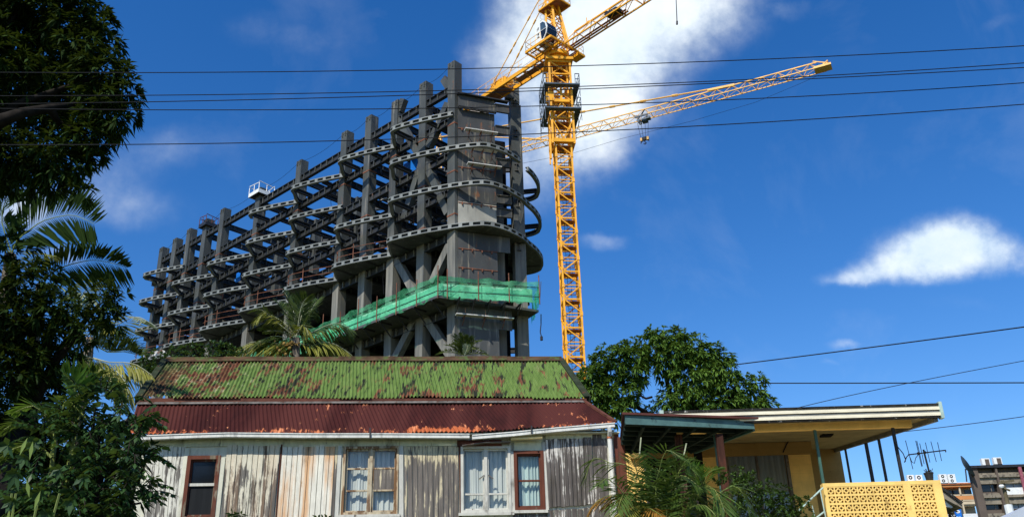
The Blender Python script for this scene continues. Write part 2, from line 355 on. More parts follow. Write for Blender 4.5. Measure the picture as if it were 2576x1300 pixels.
# ------------------------------------------------------------------ objects
LOC = {}
def tag(o, label=None, cat=None, group=None, kind=None):
    if label: o['label'] = label
    if cat: o['category'] = cat
    if group: o['group'] = group
    if kind: o['kind'] = kind
    return o
def thing(name, loc, label, cat, group=None):
    o = bpy.data.objects.new(name, None); COL.objects.link(o); o.location = tuple(float(c) for c in loc)
    o.empty_display_size = .3
    LOC[o.name] = np.array(loc, float)
    return tag(o, label, cat, group)
def base_of(o): return LOC.get(o.name, np.zeros(3))
def nrm(v): v = np.array(v, float); return v/np.linalg.norm(v)
class MB:
    def __init__(s): s.v = []; s.f = []; s.m = []
    def add(s, vs, fs, m=0):
        k = len(s.v); s.v += [tuple(map(float, p)) for p in vs]; s.f += [tuple(i+k for i in f) for f in fs]; s.m += [m]*len(fs)
    def obox(s, c, ax, ay, az, m=0):
        """box with centre c and half-axis vectors"""
        c, ax, ay, az = [np.array(q, float) for q in (c, ax, ay, az)]
        vs = [c+i*ax+j*ay+k*az for k in (-1, 1) for j in (-1, 1) for i in (-1, 1)]
        fs = [(0, 2, 3, 1), (4, 5, 7, 6), (0, 1, 5, 4), (2, 6, 7, 3), (0, 4, 6, 2), (1, 3, 7, 5)]
        if np.dot(np.cross(ax, ay), az) < 0: fs = [f[::-1] for f in fs]
        s.add(vs, fs, m)
    def box(s, lo, hi, m=0):
        lo = np.array(lo, float); hi = np.array(hi, float); c = (lo+hi)/2; h = (hi-lo)/2
        s.obox(c, (h[0], 0, 0), (0, h[1], 0), (0, 0, h[2]), m)
    def bar(s, p, q, w, h=None, up=(0, 0, 1), m=0):
        h = h or w; p = np.array(p, float); q = np.array(q, float); d = q-p; L = np.linalg.norm(d)
        if L < 1e-6: return
        d = d/L; up = np.array(up, float)
        if abs(np.dot(d, up)) > .97: up = np.array([0, 1., 0]) if abs(d[1]) < .9 else np.array([1., 0, 0])
        a = nrm(np.cross(d, up)); b = np.cross(a, d)
        s.obox((p+q)/2, d*L/2, a*w/2, b*h/2, m)
    def tube(s, pts, r, n=6, m=0):
        pts = [np.array(p, float) for p in pts]; rs = r if isinstance(r, (list, tuple)) else [r]*len(pts)
        k = len(s.v); prev = None
        for i, p in enumerate(pts):
            t = nrm(pts[min(i+1, len(pts)-1)]-pts[max(i-1, 0)])
            up = np.array([0, 0, 1.]) if abs(t[2]) < .95 else np.array([1., 0, 0])
            a = nrm(np.cross(t, up)) if prev is None else nrm(prev-t*np.dot(prev, t)); prev = a
            b = np.cross(t, a)
            for j in range(n):
                an = 2*math.pi*j/n; s.v.append(tuple(p+(a*math.cos(an)+b*math.sin(an))*rs[i]))
        for i in range(len(pts)-1):
            for j in range(n):
                s.f.append((k+i*n+j, k+i*n+(j+1) % n, k+(i+1)*n+(j+1) % n, k+(i+1)*n+j)); s.m.append(m)
        s.f.append(tuple(k+j for j in range(n))[::-1]); s.m.append(m)
        s.f.append(tuple(k+(len(pts)-1)*n+j for j in range(n))); s.m.append(m)
    def prism(s, poly, d, m=0):
        """closed polygon (3-D points) extruded along d"""
        poly = [np.array(p, float) for p in poly]; d = np.array(d, float); n = len(poly)
        vs = poly+[p+d for p in poly]
        fs = [tuple(range(n))[::-1], tuple(range(n, 2*n))]+[(i, (i+1) % n, n+(i+1) % n, n+i) for i in range(n)]
        s.add(vs, fs, m)
    def lathe(s, c, prof, n=16, m=0):
        k = len(s.v); c = np.array(c, float)
        for r, z in prof:
            for j in range(n):
                a = 2*math.pi*j/n; s.v.append((c[0]+r*math.cos(a), c[1]+r*math.sin(a), c[2]+z))
        for i in range(len(prof)-1):
            for j in range(n):
                s.f.append((k+i*n+j, k+i*n+(j+1) % n, k+(i+1)*n+(j+1) % n, k+(i+1)*n+j)); s.m.append(m)
    def build(s, name, mats, parent=None, smooth=False, loc=None):
        mats = mats if isinstance(mats, (list, tuple)) else [mats]
        o3 = base_of(parent) if parent is not None else np.array(loc if loc is not None else (0, 0, 0), float)
        me = bpy.data.meshes.new(name); V = np.array(s.v, float).reshape(-1, 3)-o3
        me.from_pydata(V.tolist(), [], s.f)
        for mm in mats: me.materials.append(MAT[mm])
        me.polygons.foreach_set('material_index', s.m)
        if smooth: me.polygons.foreach_set('use_smooth', [True]*len(s.f))
        me.update()
        o = bpy.data.objects.new(name, me); COL.objects.link(o)
        if parent is not None: o.parent = parent; LOC[o.name] = o3
        else: o.location = tuple(o3); LOC[o.name] = o3
        return o

class LF:
    """leaf batches kept as numpy arrays"""
    def __init__(s): s.V = []; s.Fq = []; s.T = []; s.n = 0
    def leaves(s, base, d, side, L, Wd, droop=.25, tone=None, fold=.0):
        base = np.asarray(base, float); n = len(base)
        d = d/np.linalg.norm(d, axis=1, keepdims=True)
        side = side-d*np.sum(side*d, axis=1, keepdims=True); side = side/np.maximum(np.linalg.norm(side, axis=1, keepdims=True), 1e-6)
        L = np.broadcast_to(np.asarray(L, float), (n,))[:, None]; Wd = np.broadcast_to(np.asarray(Wd, float), (n,))[:, None]
        dn = np.array([[0, 0, -1.0]])
        nr = np.cross(d, side)
        c = base+d*L*.5+dn*L*droop*.25
        tip = base+d*L+dn*L*droop
        l = c+side*Wd*.5+nr*Wd*fold; r = c-side*Wd*.5+nr*Wd*fold
        V = np.stack([base, l, c, r, tip], 1).reshape(-1, 3)
        k = s.n+np.arange(n)[:, None]*5
        q = np.concatenate([k+np.array([[0, 1, 2]]), k+np.array([[0, 2, 3]]), k+np.array([[1, 4, 2]]), k+np.array([[2, 4, 3]])], 0)
        s.V.append(V); s.Fq.append(q); s.n += 5*n
        tone = RNG.random(n) if tone is None else np.broadcast_to(tone, (n,))
        s.T.append(np.repeat(tone, 5))
    def build(s, name, mat, parent=None, loc=(0, 0, 0)):
        o3 = base_of(parent) if parent is not None else np.array(loc, float)
        V = np.concatenate(s.V)-o3; Fq = np.concatenate(s.Fq); T = np.clip(np.concatenate(s.T), 0, 1)
        me = bpy.data.meshes.new(name); me.vertices.add(len(V)); me.vertices.foreach_set('co', V.ravel())
        me.loops.add(Fq.size); me.loops.foreach_set('vertex_index', Fq.ravel().astype(np.int32))
        me.polygons.add(len(Fq)); me.polygons.foreach_set('loop_start', np.arange(0, Fq.size, 3, dtype=np.int32))
        try: me.polygons.foreach_set('loop_total', np.full(len(Fq), 3, dtype=np.int32))
        except Exception: pass
        at = me.attributes.new('tone', 'FLOAT', 'POINT'); at.data.foreach_set('value', T.astype(np.float32))
        me.materials.append(MAT[mat]); me.update(calc_edges=True); me.validate()
        o = bpy.data.objects.new(name, me); COL.objects.link(o)
        if parent is not None: o.parent = parent
        else: o.location = tuple(o3)
        LOC[o.name] = o3
        return o

GZ = 3.0   # level of the upper ground

# ------------------------------------------------------------------ ground
def ground():
    b = MB()
    xs = [-4000, -400, -60, 60, 400, 4000]; ys = [-300, -4, 7, 9, 15, 18, 60, 400, 4000]
    zs = [-.02, -.02, -.02, .3, 2.8, GZ, GZ, GZ, GZ]
    vs = [(x, y, z) for y, z in zip(ys, zs) for x in xs]; n = len(xs)
    fs = [(j*n+i, j*n+i+1, (j+1)*n+i+1, (j+1)*n+i) for j in range(len(ys)-1) for i in range(n-1)]
    b.add(vs, fs)
    m, t, bb = newmat('grass_earth', .95, .1)
    nn = noise(t, coords(t), 1.3, 8, .7)
    t.links.new(mix(t, step(t, nn, .35, .6), (.09, .07, .04), (.05, .08, .02)), bb.inputs['Base Color'])
    tag(b.build('ground', 'grass_earth'), kind='structure')
    r = MB(); r.box((-400, -3.5, -.3), (400, 5.5, .0)); tag(r.build('road', 'asphalt'), kind='structure')
    p = MB(); p.box((-400, 5.5, -.3), (400, 6.9, .12)); tag(p.build('pavement', 'concrete'), kind='structure')
ground()

dv = MB(); dv.box((2.0, 16.2, 2.6), (12, 26, GZ+.03)); tag(dv.build('bounce_slab', 'cream_render'), kind='structure')  # unseen pale slab added to bounce sunlight onto the yellow house

# ------------------------------------------------------------------ the unfinished tower
T0 = np.array([-5.7, 75.0, 0.0]); TD = nrm([-41.9, 38.1, 0]); TN = np.array([-TD[1], TD[0], 0.0])
if TN[1] > 0: TN = -TN
ZUP = np.array([0, 0, 1.0])
def tp(u, w, z): return T0+TD*u+TN*w+ZUP*z
def z1(x, y): return ((500+x/1.625)/1.4759, (550+y/1.625)/1.4759)
def z2(x, y): return ((1200+x/2.1667)/1.4759, (200+y/2.1667)/1.4759)
def z3(x, y): return ((1200+x/2)/1.4759, (700+y/2)/1.4759)
def t_uz(x, y, w=0.0):
    P = PP(x, y, T0+TN*w, TN); return float(np.dot(P-T0, TD)), P[2]
tower = thing('unfinished_building', (-5.7, 75, GZ), 'tall unfinished building of dark grey steel columns with stacked wavy balcony edges', 'building')
NB = np.array([1.05, 77.3, 0]); EN = nrm(NB-np.array([T0[0], T0[1], 0])); EP = np.array([EN[1], -EN[0], 0])   # end face direction and outward normal
EL = np.linalg.norm(NB-np.array([T0[0], T0[1], 0]))
def ep(s, d, z): return np.array([T0[0], T0[1], 0])+EN*s+EP*d+ZUP*z
CW = 1.0; CWO = -1.2
tops = [z1(183, 592), z1(265, 538), z1(350, 480), z1(450, 422), z1(553, 358), z1(770, 235), z1(1015, 68), z2(200, 618), z2(395, 492), z2(605, 372), z2(830, 225)]
cols = []
for x, y in tops:
    u, z = t_uz(x, y, CWO); cols.append((u, z-.35))
cols.append((t_uz(*z2(1058, 60), CWO)[0], t_uz(*z2(1045, 60), CWO)[1]-.5))
cols = cols[::-1]                       # from the nose to the far left end
LV = {'L5': 54.42, 'L4': 50.8, 'L3': 46.9, 'L2': 42.9, 'L1': 38.24, 'L0': 30.85, 'B1': 24.6}
def facade_column(u, w, ztop, cap=True):
    b = MB(); h = CW/2
    b.obox(tp(u, w, (ztop+GZ)/2), TD*h, TN*h, ZUP*(ztop-GZ)/2)
    if cap:                             # splice plates
        for z in (LV['L2']+1.6, LV['L4']-1.0, LV['L1']+1.7):
            if z < ztop-1: b.obox(tp(u, w, z), TD*(h+.03), TN*(h+.03), ZUP*.07, 1)
        for k in (-1, 1): b.obox(tp(u+k*.25, w+h+.03, ztop-.35), TD*.05, TN*.05, ZUP*.3, 0)
    return b.build('column', ['column_steel', 'rust_pipe'], tower)
for i, (u, z) in enumerate(cols):
    facade_column(u, CWO, z)
NC = len(cols)
def ibeam(name, p, q, dep, fl, stiff=.95, top=True, outn=None, mat='shaded_steel'):
    """I-beam hanging below its top line p-q, stiffeners standing on the web"""
    b = MB(); p = np.array(p, float); q = np.array(q, float); L = np.linalg.norm(q-p); d = (q-p)/L
    a = nrm(np.cross(d, ZUP)); t = .07
    b.obox((p+q)/2-ZUP*t/2, d*L/2, a*fl/2, ZUP*t/2)
    b.obox((p+q)/2-ZUP*(dep-t/2), d*L/2, a*fl/2, ZUP*t/2)
    b.obox((p+q)/2-ZUP*dep/2, d*L/2, a*.025, ZUP*(dep/2-t))
    if stiff:
        n = max(1, int(L/stiff))
        for k in range(n):
            c = p+d*(L*(k+.5)/n)
            b.obox(c-ZUP*dep/2, d*.05, a*(fl/2-.01), ZUP*(dep/2-t), 1)
    return b.build(name, [mat, 'column_steel'], tower)
# beams along the facade, floor by floor
for lv in ('L5', 'L4', 'L3', 'L2', 'L1', 'L0', 'B1'):
    for i in range(NC-1):
        ua, ub = cols[i][0]+CW/2, cols[i+1][0]-CW/2
        if ub-ua < .4: continue
        ibeam('edge_beam', tp(ua, CWO+.2, LV[lv]), tp(ub, CWO+.2, LV[lv]), .82, .42)
for lv in ('L5', 'L4', 'L3', 'L2', 'L1', 'L0'):
    for i in range(1, NC):
        u = cols[i][0]; ibeam('cross_beam', tp(u, CWO-.5, LV[lv]), tp(u, -9.0, LV[lv]), .7, .36, 1.6)
# beams halfway along the long bays, from the edge beam to the inner row
for lv in ('L4', 'L3', 'L2'):
    for i in range(NC-1):
        um = (cols[i][0]+cols[i+1][0])/2
        ibeam('floor_beam', tp(um, CWO, LV[lv]), tp(um, -9.0, LV[lv]), .5, .28, 0)
# inner row
inner = [cols[i] for i in range(1, NC)]
for i, (u, z) in enumerate(inner):
    facade_column(u, -9.5, min(z, 54.6), False)
for lv in ('L5', 'L4', 'L3', 'L2'):
    for i in range(len(inner)-1):
        ibeam('inner_beam', tp(inner[i][0]+.5, -9.4, LV[lv]), tp(inner[i+1][0]-.5, -9.4, LV[lv]), .75, .4, 1.2)
for lv in ('L5', 'L4', 'L3'):
    for i in range(3, len(inner)-1):
        ibeam('deep_beam', tp(inner[i][0]+.5, -17.5, LV[lv]), tp(inner[i+1][0]-.5, -17.5, LV[lv]), .75, .4, 0)
        if i % 2: ibeam('deep_cross_beam', tp(inner[i][0], -10, LV[lv]), tp(inner[i][0], -17.5, LV[lv]), .7, .36, 0)
for i in range(3, len(inner), 2): facade_column(inner[i][0], -18, 54.2, False)
for i in range(NC-1):
    (ua, za), (ub, zb3) = cols[i], cols[i+1]; b = MB()
    b.tube([tp(ua+(ub-ua)*k/8, CWO+.5, za-.3+(zb3-za)*k/8-.5*math.sin(math.pi*k/8)) for k in range(9)], .022, 4); b.build('lifeline', 'black_steel', tower)
rc = random.Random(5)
for n in range(46):
    lv = rc.choice(('L4', 'L3', 'L2', 'L1', 'L1')); u = rc.uniform(1, 57); w = CWO-rc.uniform(-.2, 5); z = LV[lv]+.05; b = MB(); k = n % 4
    if k == 0: b.tube([tp(u, w, z), tp(u+rc.uniform(-.1, .1), w, z+rc.uniform(1.2, 2.6))], .05, 5); b.build('prop', 'rust_pipe', tower)
    elif k == 1: b.bar(tp(u, w, z+.05), tp(u+rc.uniform(1.5, 3), w-rc.uniform(-1, 1), z+.08), .3, .07); b.build('loose_plank', 'pale_plank', tower)
    elif k == 2: b.tube([tp(u, CWO+.3, z-.8), tp(u+.2, CWO+.35, z-1.6), tp(u+.05, CWO+.3, z-rc.uniform(2, 3.4))], .025, 4); b.build('hose', 'cable_black', tower)
    else: b.obox(tp(u, w, z+.25), TD*rc.uniform(.2, .6), TN*.3, ZUP*.25); b.build('material_stack', rc.choice(('rust_pipe', 'pale_plank', 'black_steel')), tower)
# right-hand facade (seen through the frame)
ry = [84.5, 92.5, 101, 110, 119]
for y in ry:
    b = MB(); b.box((1.05-.95, y-.5, GZ), (1.05+.05, y+.5, 54.2)); b.build('column', 'column_steel', tower)
for lv in ('L5', 'L4', 'L3', 'L2', 'L1'):
    pts = [78.2]+ry
    for a, c in zip(pts[:-1], pts[1:]): ibeam('rear_beam', (.7, a+.5, LV[lv]), (.7, c-.5, LV[lv]), .8, .4, 1.2)
    for y in ry[:4]:
        P = tp(0, -10.0, 0); s = (y-P[1])/TD[1]; q = P+TD*s
        ibeam('tie_beam', (.2, y, LV[lv]), (q[0], y, LV[lv]), .7, .36, 1.6)
# core added for darkness in the lower floors, shade put into its colour
b = MB()
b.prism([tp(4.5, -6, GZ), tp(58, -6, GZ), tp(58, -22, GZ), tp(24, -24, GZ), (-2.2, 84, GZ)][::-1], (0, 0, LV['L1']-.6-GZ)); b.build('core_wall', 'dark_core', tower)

# wavy balcony edges -----------------------------------------------------
WAVE = [(-.1, -.4), (1.2, .2), (2.7, .87), (4.3, 1.45), (5.5, 1.82), (6.15, 1.92), (6.62, 1.78), (6.86, 1.48), (7.15, 1.12), (8.0, .3), (8.5, -.3)]
NOSE = [(3.2, -13.3), (1.8, -13.75), (.9, -13.7), (.35, -13.35), (-.35, -12.75), (-1.25, -11.6), (-2.05, -9.95), (-2.55, -8.3), (-3.02, -6.9), (-3.22, -5.3), (-3.2, -3.9), (-2.75, -2.35), (-1.7, -1.35)]
PER = 8.52
def catmull(P, n=6):
    P = [np.array(p, float) for p in P]; Q = [P[0]*2-P[1]]+P+[P[-1]*2-P[-2]]; out = []
    for i in range(1, len(Q)-2):
        for k in range(n):
            t = k/n; a, b_, c, d = Q[i-1], Q[i], Q[i+1], Q[i+2]
            out.append(.5*((2*b_)+(-a+c)*t+(2*a-5*b_+4*c-d)*t*t+(-a+3*b_-3*c+d)*t**3))
    return out+[P[-1]]
def off(P, d):
    n = len(P); out = []
    for i in range(n):
        t = P[min(i+1, n-1)]-P[max(i-1, 0)]; t = t/np.linalg.norm(t)
        out.append(P[i]+np.array([-t[1], t[0]])*d)
    return out
def ribbon(b, P, d0, d1, za, zb, m=0):
    """solid strip between two offsets of a plan line"""
    A = off(P, d0); B = off(P, d1); n = len(P); k = len(b.v)
    for i in range(n):
        for (q, z) in ((A[i], za), (A[i], zb), (B[i], zb), (B[i], za)): b.v.append(tuple(tp(q[0], q[1], z)))
    for i in range(n-1):
        for j in range(4):
            b.f.append((k+i*4+j, k+i*4+(j+1) % 4, k+(i+1)*4+(j+1) % 4, k+(i+1)*4+j)); b.m.append(m)
    b.f.append((k, k+1, k+2, k+3)); b.m.append(m); e = k+(n-1)*4; b.f.append((e+3, e+2, e+1, e)); b.m.append(m)
def fascia(P, zc, h=.46):
    """P: plan points with the outside on their left"""
    b = MB(); P = catmull(P, 6); zt, zb = zc+h/2, zc-h/2
    ribbon(b, P, 0, -.34, zt-.085, zt); ribbon(b, P, 0, -.34, zb, zb+.085)
    ribbon(b, P, -.17, -.21, zb+.085, zt-.085, 1)  # recessed web in darker steel, pocket shade put into its colour
    L = 0.0; nxt = .35
    for i in range(len(P)-1):
        seg = np.linalg.norm(P[i+1]-P[i])
        while L+seg >= nxt:
            t = (nxt-L)/seg; c = P[i]+(P[i+1]-P[i])*t; d = (P[i+1]-P[i])/seg; n = np.array([-d[1], d[0]])
            D3 = TD*d[0]+TN*d[1]; N3 = TD*n[0]+TN*n[1]
            cc = c-n*.091
            b.obox(tp(cc[0], cc[1], zc), D3*.17, N3*.085, ZUP*(h/2-.085)); nxt += 1.02
        L += seg
    o = b.build('wave_fascia', ['fascia_steel', 'shaded_steel'], tower)
    return P
FZ = {'L4': 50.70, 'L3': 46.86, 'L2': 42.78, 'L1': 38.52}
waves = {'L4': [0, 1, 2, 3, 6], 'L3': [0, 2, 3, 4, 5, 6], 'L2': [0, 1, 2, 3, 4, 5, 6], 'L1': [0, 1, 2, 3, 4, 5, 6]}
def outrigger(u, w, zc):
    b = MB(); p = tp(u, CWO+.45, zc+.1); q = tp(u, w-.36, zc+.1); L = np.linalg.norm(q-p)
    if L < .35: return
    d = (q-p)/L; a = np.cross(d, ZUP)
    b.obox((p+q)/2-ZUP*.0, d*L/2, a*.15, ZUP*.03); b.obox((p+q)/2-ZUP*.38, d*L/2, a*.15, ZUP*.03); b.obox((p+q)/2-ZUP*.19, d*L/2, a*.03, ZUP*.17)
    b.build('outrigger', 'shaded_steel', tower)
slab_line = []
for lv, zc in FZ.items():
    for k in waves[lv]:
        pts = [(u+k*PER, w) for u, w in WAVE]
        if k == 6: pts[-2:] = [(58.3, .2), (59.6, -1.0)]
        if lv == 'L4' and k == 3: pts = pts[:-2]
        if k == 0 and lv in ('L2', 'L1'): pts = NOSE+pts
        if k == 0 and lv == 'L3':
            fascia([(3.2, -13.3), (1.8, -13.75), (.9, -13.7), (.35, -13.35), (-.35, -12.75), (-1.25, -11.6), (-2.05, -9.95), (-2.45, -8.6)], zc)
            pts = NOSE[8:]+pts
        P = fascia(pts, zc)
        if lv == 'L1': slab_line += [tuple(p) for p in P]
        for uu in (2.6, 6.2, 8.2):
            ww = np.interp(uu, [q[0] for q in WAVE if q[0] <= 6.3 or True], [q[1] for q in WAVE]); outrigger(uu+k*PER, ww, zc)
# beams carrying the nose rings past the right-hand corner
for lv in ('L3', 'L2', 'L1'):
    zc = FZ[lv]
    ibeam('nose_beam', (.8, 84.6, zc+.15), tuple(tp(.0, -12.6, zc+.15)), .45, .3, 0)
# first-floor deck following the wave, with its soffit
def deck(line, z0, z1_, back, name, mat):
    b = MB(); n = len(line); k = len(b.v)
    pl = [tp(u, w, z0) for u, w in line]
    inn = [tp(u, w, z0) for u, w in back]
    poly = pl+inn
    vs = poly+[p+ZUP*(z1_-z0) for p in poly]; m = len(poly)
    # triangulate through mathutils
    from mathutils.geometry import tessellate_polygon
    tri = tessellate_polygon([[Vector((p[0], p[1], 0)) for p in poly]])
    fs = [tuple(t) for t in tri]+[tuple(i+m for i in t)[::-1] for t in tri]+[(i, (i+1) % m, m+(i+1) % m, m+i) for i in range(m)]
    b.add(vs, fs); return b.build(name, mat, tower)
sl = off([np.array(p) for p in slab_line], -.2)
deck([tuple(p) for p in sl], 38.26, 38.42, [(58, -22), (26, -26), (8, -20)], 'deck_slab', 'concrete')
# ribs under the deck
# net-level walkway slab
WALK = 1.55
deck([(8.6, -11.0), (1.0, -9.2), (-3.9, -7.6), (-.3, WALK), (59, WALK)], 30.92, 31.14, [(59, -22), (26, -26)], 'deck_slab', 'concrete')

# braces in the facade plane --------------------------------------------
def brace(pa, pb, w=-1.1, wd=.75):
    ua, za = t_uz(*pa, w); ub, zb = t_uz(*pb, w); b = MB()
    p, q = tp(ua, w, za), tp(ub, w, zb); d = nrm(q-p); a = np.cross(d, TN); L = np.linalg.norm(q-p)
    b.obox((p+q)/2, d*L/2, a*wd/2, TN*.3); b.build('brace', 'column_steel', tower)
brace(z2(600, 520), z2(800, 850)); brace(z2(835, 890), z2(1012, 1285)); brace(z2(1010, 400), z2(850, 760)); brace(z2(812, 850), z2(655, 1330))
brace(z3(945, 420), z3(815, 700)); brace(z3(545, 525), z3(700, 800)); brace(z3(705, 940), z3(540, 1265)); brace(z3(750, 930), z3(950, 1240))
def stub(u, z, s, l=1.5):
    b = MB(); p = tp(u, CWO, z); d = nrm(TD*s*.55+ZUP)
    b.obox(p+d*l/2, d*l/2, np.cross(d, TN)*.38, TN*.3); b.build('brace_stub', 'column_steel', tower)
u10 = cols[2][0]; stub(u10-.3, cols[2][1]-1.3, -1, 1.4)
stub(.75, cols[0][1]-3.2, 1, 2.4)

# end wall (steel plate panels, opening, right-hand columns) --------------
EC = PY(1301, 500, 79.3); EC[2] = 0
b = MB(); b.obox(EC+ZUP*((53.2+GZ)/2+.35), EN*.55, EP*.45, ZUP*(53.9-GZ)/2); b.build('column', 'column_steel', tower)
ztop_r = PY(*z2(1540, 210), 79.3)[2]
b = MB(); b.obox(EC+ZUP*(ztop_r+54.1)/2, EN*.46, EP*.4, ZUP*(ztop_r-54.0)/2); b.obox(EC-EN*.6+EP*.2+ZUP*(ztop_r-2.2), EN*.4, EP*.3, ZUP*.45); b.build('column_head', 'column_steel', tower)
b = MB(); b.obox(ep(EL-1.5, -2.6, (49+GZ)/2), EN*.42, EP*.4, ZUP*(49.5-GZ)/2); b.build('column', 'column_steel', tower)
def panel(z0, z1_, s0, s1, mat, d=-.35, joints=()):
    b = MB(); b.obox(ep((s0+s1)/2, d-.06, (z0+z1_)/2), EN*(s1-s0)/2, EP*.06, ZUP*(z1_-z0)/2)
    for zz in joints: b.obox(ep((s0+s1)/2, d+.02, zz), EN*(s1-s0)/2-.0, EP*.03, ZUP*.035, 1)
    for zz in joints:
        for k in range(4): b.obox(ep(s0+(s1-s0)*(k+.4)/4, d+.09, zz-.1), EN*.05, EP*.05, ZUP*.14, 1)
    return b.build('wall_panel', [mat, 'rust_pipe'], tower)
S0, S1 = 1.02, 4.75
panel(51.55, 53.05, S0, S1+.0, 'panel_steel', -.30)
panel(47.4, 51.5, S0, S1, 'panel_steel', -.42, (49.3,))
panel(43.4, 47.3, S0, S1, 'panel_steel', -.42, (45.0,))
panel(41.4, 43.3, S0, S1, 'panel_steel', -.40, ())
panel(38.8, 41.35, S0, S1, 'pale_panel', -.42, (41.2,))
panel(31.2, 38.2, S0, S1, 'panel_steel', -.42, (36.5, 34.6, 33.0))
panel(GZ, 30.9, S0, S1, 'concrete', -.42)
panel(29.0, 30.9, S1+.02, EL-1.1, 'concrete', -.5); panel(36.6, 38.2, S1+.02, EL-1.1, 'concrete', -.5)
panel(GZ, 23.9, S1+.02, EL-1.1, 'concrete', -.5)
for lv, z in (('t', 52.6), ('L4', 50.1), ('L3', 46.4), ('L2', 42.4), ('x', 41.0)):
    b = MB(); b.obox(ep((S1+EL-.9)/2, -.32, z-.42), EN*(EL-.9-S1)/2, EP*.12, ZUP*.42)
    b.obox(ep((S1+EL-.9)/2, -.28, z-.03), EN*(EL-.9-S1)/2, EP*.2, ZUP*.04); b.build('end_beam', 'panel_steel', tower)
b = MB(); b.bar(ep(.9, -.2, 53.15), ep(EL-1, -.2, 53.0), .5, .12); b.build('end_beam', 'shaded_steel', tower)
b = MB(); b.bar(ep(1.0, -.12, 51.6), ep(S1+.1, -.12, 51.5), .35, .10)
for k in range(26): b.bar(ep(1.1+k*.14, -.0, 51.5), ep(1.1+k*.14, -.0, 51.36), .05)
b.build('end_ledge', 'shaded_steel', tower)
b = MB(); b.obox(ep(5.2, -4.4, (51+GZ)/2), EN*1.9, EP*.1, ZUP*(51-GZ)/2); b.obox(ep(3.4, -2.6, (51+GZ)/2), EN*.08, EP*1.7, ZUP*(51-GZ)/2); b.build('shaft_shade', 'dark_core', tower)  # black sheets added behind the end opening to stand for its shade
# gusset plates where the rings meet the corner column
# scaffold planks hanging on the end wall (things of their own)
for (a, c, lab) in ((z2(1140, 605), z2(1400, 660), 'pale scaffold plank high on the tower end wall, topmost of four'), (z2(1170, 755), z2(1400, 790), 'pale scaffold plank on the end wall just behind the third wavy ring'),
                    (z2(1160, 880), z2(1432, 925), 'pale scaffold plank on the end wall between the second and third wavy rings'), (z3(985, 932), z3(1410, 968), 'long pale scaffold plank on the end wall below the green net')):
    P = PP(*a, ep(0, .45, 0), EP); zz = P[2]; Q = PP(*c, ep(0, .45, 0), EP); Q[2] = zz
    b = MB(); b.bar(P, Q, .55, .09)
    o = b.build('scaffold_plank', 'pale_plank', None, loc=(P+Q)/2)
    t = thing('scaffold_platform', (P+Q)/2, lab, 'scaffold plank', 'scaffold planks on the tower end wall')
    o.parent = t; o.location = (0, 0, 0); o.name = 'plank'
    D = nrm(Q-P)
    for s in (.15, .5, .85):
        br = MB(); c0 = P+(Q-P)*s-EP*.0; br.bar(c0+EP*.2-ZUP*.08, c0-EP*.75-ZUP*.08, .06); br.bar(c0+EP*.15-ZUP*.1, c0-EP*.75-ZUP*.7, .05); br.bar(c0+EP*.25-ZUP*.1, c0+EP*.25+ZUP*.55, .035)
        br.build('bracket', 'rust_pipe', t)
# guard rails of rusty pipe on the first deck
for k in range(1, 7):
    b = MB(); L = [(u+k*PER, w-.5) for u, w in WAVE[:8]]
    for h in (.75, 1.45): b.tube([tp(u, w, 38.8+h) for u, w in L], .035, 5)
    for u, w in (L[0], L[3], L[7]): b.tube([tp(u, w, 38.5), tp(u, w, 40.6)], .05, 5)
    b.build('guard_rail', 'rust_pipe', tower)
# scaffold brackets under the walkway
for k in range(22):
    b = MB(); u = .5+k*2.4; b.bar(tp(u, WALK-.1, 30.9), tp(u, .05, 29.7), .09); b.bar(tp(u, WALK, 30.86), tp(u, 0, 30.86), .12); b.build('walkway_bracket', 'black_steel', tower)
for k in range(5):
    b = MB(); s = .6+k*1.4; b.bar(ep(s, 1.6, 30.9), ep(s, .0, 29.6), .09); b.bar(ep(s, 1.65, 30.86), ep(s, 0, 30.86), .12); b.build('walkway_bracket', 'black_steel', tower)
# podium edge at the far left
P = PY(372, 889, 118); Q = PY(425, 880, 112)
b = MB(); b.bar(P-ZUP*.5, Q-ZUP*.5, 1.0, 1.0); b.build('podium_edge', 'pale_plank', tower)
# loose blue sheet and rubble seen on the floors
b = MB(); u, z = t_uz(*z1(628, 765), -2.0); b.obox(tp(u, -2, z), TD*.5, TN*.04, ZUP*.9); b.build('tarpaulin', 'sign_blue', tower)
u, z = t_uz(*z2(705, 920), -3.0); b = MB(); b.obox(tp(u, -3, z), TD*1.1, TN*.04, ZUP*.9); b.build('tarpaulin', 'sign_blue', tower)

# work platforms around two column heads
def work_platform(ci, mat, lab, rw, frame):
    u, z = cols[ci]; z0 = z-1.05; t = thing('work_platform', tp(u, CWO, z0), lab, 'platform')
    b = MB(); b.obox(tp(u, CWO, z0), TD*rw, TN*rw, ZUP*.05); b.build('floor', 'black_steel', t)
    b = MB()
    for s in (-1, 1):
        b.obox(tp(u+s*rw, CWO, z0+.16), TD*.04, TN*(rw+.04), ZUP*.24); b.obox(tp(u, CWO+s*(rw+.003), z0+.16), TD*(rw-.04), TN*.04, ZUP*.24)
    b.build('toe_board', mat, t)
    b = MB(); c = [(-rw, -rw), (rw, -rw), (rw, rw), (-rw, rw)]
    for i in range(4):
        a, d = np.array(c[i]), np.array(c[(i+1) % 4])
        for s in (0, .5): q = a+(d-a)*s; b.bar(tp(u+q[0], CWO+q[1], z0+.35), tp(u+q[0], CWO+q[1], z0+1.25), .07)
        b.bar(tp(u+a[0], CWO+a[1], z0+1.45), tp(u+d[0], CWO+d[1], z0+1.25), .07)
    b.build('railing', frame, t)
work_platform(6, 'white_paint', 'white boxed work platform with white rails around a column head', 1.08, 'white_paint')
